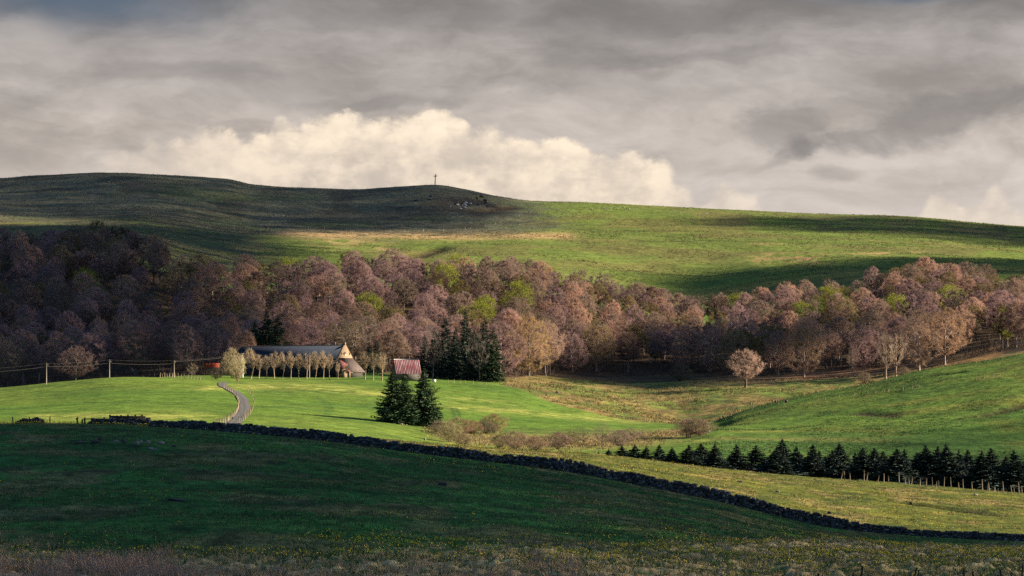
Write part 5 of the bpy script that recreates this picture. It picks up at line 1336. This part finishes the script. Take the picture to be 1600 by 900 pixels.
# ------------------------------------------------------------------ sky
def make_world():
    w = bpy.data.worlds.new('World'); sc.world = w; w.use_nodes = True
    t = w.node_tree; t.nodes.clear(); g = NG(t)
    out = g.n('ShaderNodeOutputWorld')
    sky = g.n('ShaderNodeTexSky', sky_type='NISHITA', sun_disc=False)
    sky.sun_elevation = R(SUN_EL); sky.sun_rotation = R(90-SUN_AZ)
    b_sky = g.n('ShaderNodeBackground'); b_sky.inputs[1].default_value = .05
    g.l.new(sky.outputs[0], b_sky.inputs[0])
    tc = g.n('ShaderNodeTexCoord'); sx = g.n('ShaderNodeSeparateXYZ'); g.l.new(tc.outputs['Generated'], sx.inputs[0])
    az = g.m('ARCTAN2', sx.outputs[0], sx.outputs[1]); el = g.m('ARCSINE', sx.outputs[2])
    u = g.m('MULTIPLY_ADD', az, 4.8, .8)           # in thousands of photo pixels at this focal length
    v = g.m('MULTIPLY_ADD', el, -4.8, .64)         # falls towards the zenith
    wrp = g.noise(g.xyz(g.m('MULTIPLY', u, 3.0), g.m('MULTIPLY', v, 6.0), 3.1), 1.0, 5, .55)
    wr = g.m('SUBTRACT', wrp, .5)
    u2 = g.m('MULTIPLY_ADD', wr, .16, u); v2 = g.m('MULTIPLY_ADD', wr, .09, v)
    streak = g.noise(g.xyz(g.m('MULTIPLY', u2, 3.6), g.m('MULTIPLY', v2, 10.0), 7.7), 1.0, 9, .58)
    streak2 = g.noise(g.xyz(g.m('MULTIPLY', u2, 8.0), g.m('MULTIPLY', v2, 22.0), 1.2), 1.0, 9, .60)
    puff = g.noise(g.xyz(g.m('MULTIPLY', u, 13.0), g.m('MULTIPLY', v, 17.0), 5.0), 1.0, 9, .64)
    # cloud layers by elevation
    cr = g.n('ShaderNodeValToRGB'); g.l.new(g.m('MULTIPLY_ADD', v, 1.0, .3), cr.inputs[0])   # v -0.3 .. 0.7
    E = cr.color_ramp.elements
    pts = [(0.0, (.13, .135, .15)), (.30, (.285, .265, .255)), (.38, (.415, .378, .358)), (.50, (.515, .458, .415)), (.60, (.595, .53, .48)), (.66, (.69, .61, .545)), (1.0, (.62, .56, .50))]
    E[0].position = 0; E[0].color = (*pts[0][1], 1); E[1].position = 1; E[1].color = (*pts[-1][1], 1)
    for p, c in pts[1:-1]:
        e = E.new(p); e.color = (*c, 1)
    base = cr.outputs[0]
    k = g.m('MULTIPLY', g.mr(streak, .32, .68, .80, 1.22), g.mr(streak2, .3, .7, .86, 1.14))
    low = g.mr(v, .2, .36, 0, 1)
    k = g.m('ADD', g.m('MULTIPLY', k, g.m('SUBTRACT', 1.0, g.m('MULTIPLY', low, .6))), g.m('MULTIPLY', low, .6))
    base = g.mix(1.0, base, g.xyz(k, k, k), 'MULTIPLY')
    def blob(cu, cv, ru, rv, slope=0.0, uu=u2, vv=v2):
        du = g.m('SUBTRACT', uu, cu)
        dv = g.m('SUBTRACT', g.m('SUBTRACT', vv, cv), g.m('MULTIPLY', du, slope))
        q = g.m('ADD', g.m('POWER', g.m('ABSOLUTE', g.m('DIVIDE', du, ru)), 2.0), g.m('POWER', g.m('ABSOLUTE', g.m('DIVIDE', dv, rv)), 2.0))
        return g.m('POWER', 2.71828, g.m('MULTIPLY', q, -1.0))
    # darker sheets
    for cu, cv, ru, rv, sl_, dark in ((1.42, .200, .26, .028, -.17, .12), (1.02, .055, .16, .028, .10, .30),
                                      (1.5, .11, .3, .05, -.1, .10), (.25, .10, .30, .045, .05, .20), (.55, .155, .17, .020, 0, .28), (1.25, .015, .4, .022, 0, .32), (.6, .02, .3, .02, 0, .25), (.12, .16, .2, .03, 0, .12)):
        f = g.m('MULTIPLY', g.m('MULTIPLY', blob(cu, cv, ru, rv, sl_), dark*1.25), g.mr(streak2, .3, .62, .45, 1.0))
        base = g.mix(f, base, (.19, .18, .176))
    for cu, cv, ru, rv, f0 in ((.66, .085, .25, .022, .25), (.05, .065, .05, .022, .6), (1.15, .09, .22, .03, .18), (.95, .15, .3, .03, .25), (1.1, .22, .18, .05, .22)):
        base = g.mix(g.m('MULTIPLY', g.m('MULTIPLY', blob(cu, cv, ru, rv), f0*1.3), g.mr(streak2, .35, .6, .4, 1.0)), base, (.52, .47, .43))
    rag = g.noise(g.xyz(g.m('MULTIPLY', u2, 11.0), g.m('MULTIPLY', v2, 17.0), 9.3), 1.0, 8, .6)
    for cu, cv, ru, rv, sl_, dark in ((1.46, .190, .24, .036, -.20, .50), (1.235, .205, .075, .045, -.1, .42), (1.225, .245, .05, .020, -.45, .35), (1.30, .270, .05, .016, 0, .35), (1.15, .10, .16, .018, -.04, .30), (.93, .10, .12, .03, .15, .28), (1.02, .03, .22, .030, .05, .40), (.30, .125, .22, .022, .03, .30), (.56, .158, .16, .016, 0, .35)):
        f = g.m('ADD', blob(cu, cv, ru, rv, sl_), g.m('MULTIPLY', g.m('SUBTRACT', rag, .5), 1.5))
        base = g.mix(g.m('MULTIPLY', g.mr(f, .26, .88), dark*1.1), base, (.20, .188, .185))
    # slits of blue
    for cu, cv, ru, rv, f0 in ((.13, .006, .20, .045, .85), (1.42, -.004, .13, .016, .8)):
        base = g.mix(g.m('MULTIPLY', blob(cu, cv, ru, rv), f0), base, (.085, .135, .20))
    # the sunlit cumulus bank behind the hill: height of its top along the horizon
    tr = g.n('ShaderNodeValToRGB'); tr.color_ramp.interpolation = 'EASE'
    g.l.new(g.m('DIVIDE', u, 1.6), tr.inputs[0])
    tops = [(0, .33), (60, .30), (130, .262), (200, .245), (240, .222), (290, .205), (340, .193), (385, .212), (415, .205), (440, .187), (520, .176), (600, .180), (660, .166), (705, .170), (745, .186), (800, .210), (880, .222), (985, .232), (1030, .246), (1060, .278), (1092, .318), (1130, .280), (1165, .305), (1220, .36), (1420, .345), (1465, .285), (1500, .325), (1545, .300), (1600, .33)]
    E = tr.color_ramp.elements
    E[0].position = 0; E[0].color = (tops[0][1],)*3+(1,); E[1].position = 1; E[1].color = (tops[-1][1],)*3+(1,)
    for p, h in tops[1:-1]:
        e = E.new(p/1600); e.color = (h, h, h, 1)
    sep = g.n('ShaderNodeSeparateColor'); g.l.new(tr.outputs[0], sep.inputs[0])
    dv = g.m('SUBTRACT', v, sep.outputs[0])
    dv = g.m('ADD', dv, g.m('MULTIPLY', g.m('SUBTRACT', puff, .5), .075))
    vor = g.n('ShaderNodeTexVoronoi', feature='SMOOTH_F1'); vor.inputs['Scale'].default_value = 1.0; vor.inputs['Smoothness'].default_value = .4
    g.l.new(g.xyz(g.m('MULTIPLY_ADD', wr, 2.5, g.m('MULTIPLY', u, 24.0)), g.m('MULTIPLY_ADD', puff, 1.2, g.m('MULTIPLY', v, 30.0)), 0), vor.inputs['Vector'])
    dv = g.m('ADD', dv, g.m('MULTIPLY', g.m('SUBTRACT', .45, vor.outputs['Distance']), .035))
    mask = g.mr(dv, -.004, .020)
    fade = g.m('MULTIPLY', g.mr(u, .04, .48), g.m('SUBTRACT', 1.0, g.m('MULTIPLY', g.mr(u, 1.0, 1.12), .55)))
    mask = g.m('MULTIPLY', g.m('MULTIPLY', mask, fade), g.mr(streak2, .2, .6, .72, 1.0))
    lum = g.mr(g.m('ADD', g.m('MULTIPLY', puff, .75), g.m('MULTIPLY', streak2, .25)), .38, .62, .0, 1.0)
    rim = g.m('SUBTRACT', 1.0, g.mr(dv, .02, .10))
    vs_ = g.mr(vor.outputs['Distance'], .1, .6, 1.0, 0.0)
    lum = g.m('ADD', g.m('ADD', g.m('MULTIPLY', lum, .65), g.m('MULTIPLY', vs_, .22)), g.m('MULTIPLY', rim, .30), clamp=True)
    cum = g.mix(lum, (.60, .515, .44), (1.06, .89, .69))
    base = g.mix(mask, base, cum)
    # overhead and away from this quarter the unseen sky is dimmed and blued to deepen the shade
    hi = g.mr(el, R(8.5), R(16)); aside = g.mr(g.m('ABSOLUTE', az), R(14), R(40))
    dim = g.m('MAXIMUM', hi, aside)
    s = 1/2**EXPO
    base = g.mix(dim, base, (.082, .176, .365))
    base = g.mix(g.mr(el, R(-3), R(-6)), base, (.04, .06, .04))
    b_cl = g.n('ShaderNodeBackground'); b_cl.inputs[1].default_value = s
    g.l.new(base, b_cl.inputs[0])
    mx = g.n('ShaderNodeMixShader')
    g.put(mx.inputs[0], g.m('SUBTRACT', 1.0, g.m('MULTIPLY', dim, .12)))
    g.l.new(b_sky.outputs[0], mx.inputs[1]); g.l.new(b_cl.outputs[0], mx.inputs[2])
    g.l.new(mx.outputs[0], out.inputs[0])
make_world()

# ------------------------------------------------------------------ camera and output
cam = bpy.data.cameras.new('camera'); co = bpy.data.objects.new('camera', cam); col.objects.link(co)
co.location = (0, 0, 0); co.rotation_euler = (R(90), 0, 0)
cam.sensor_fit = 'HORIZONTAL'; cam.sensor_width = 36; cam.lens = F/1600*36
cam.shift_y = (Y0-450)/1600
cam.clip_start = .5; cam.clip_end = 20000
sc.camera = co
vs = sc.view_settings
vs.view_transform = 'Standard'; vs.look = 'None'; vs.exposure = EXPO; vs.gamma = 1; vs.use_curve_mapping = False
sc.render.film_transparent = False
sc.cycles.max_bounces = 4; sc.cycles.diffuse_bounces = 2; sc.cycles.glossy_bounces = 1; sc.cycles.transparent_max_bounces = 4
sc.cycles.use_denoising = False
sc.cycles.denoiser = 'OPENIMAGEDENOISE'
sc.cycles.denoising_input_passes = 'RGB_ALBEDO_NORMAL'
sc.cycles.denoising_prefilter = 'ACCURATE'
sc.cycles.use_adaptive_sampling = False
sc.render.threads_mode = 'AUTO'
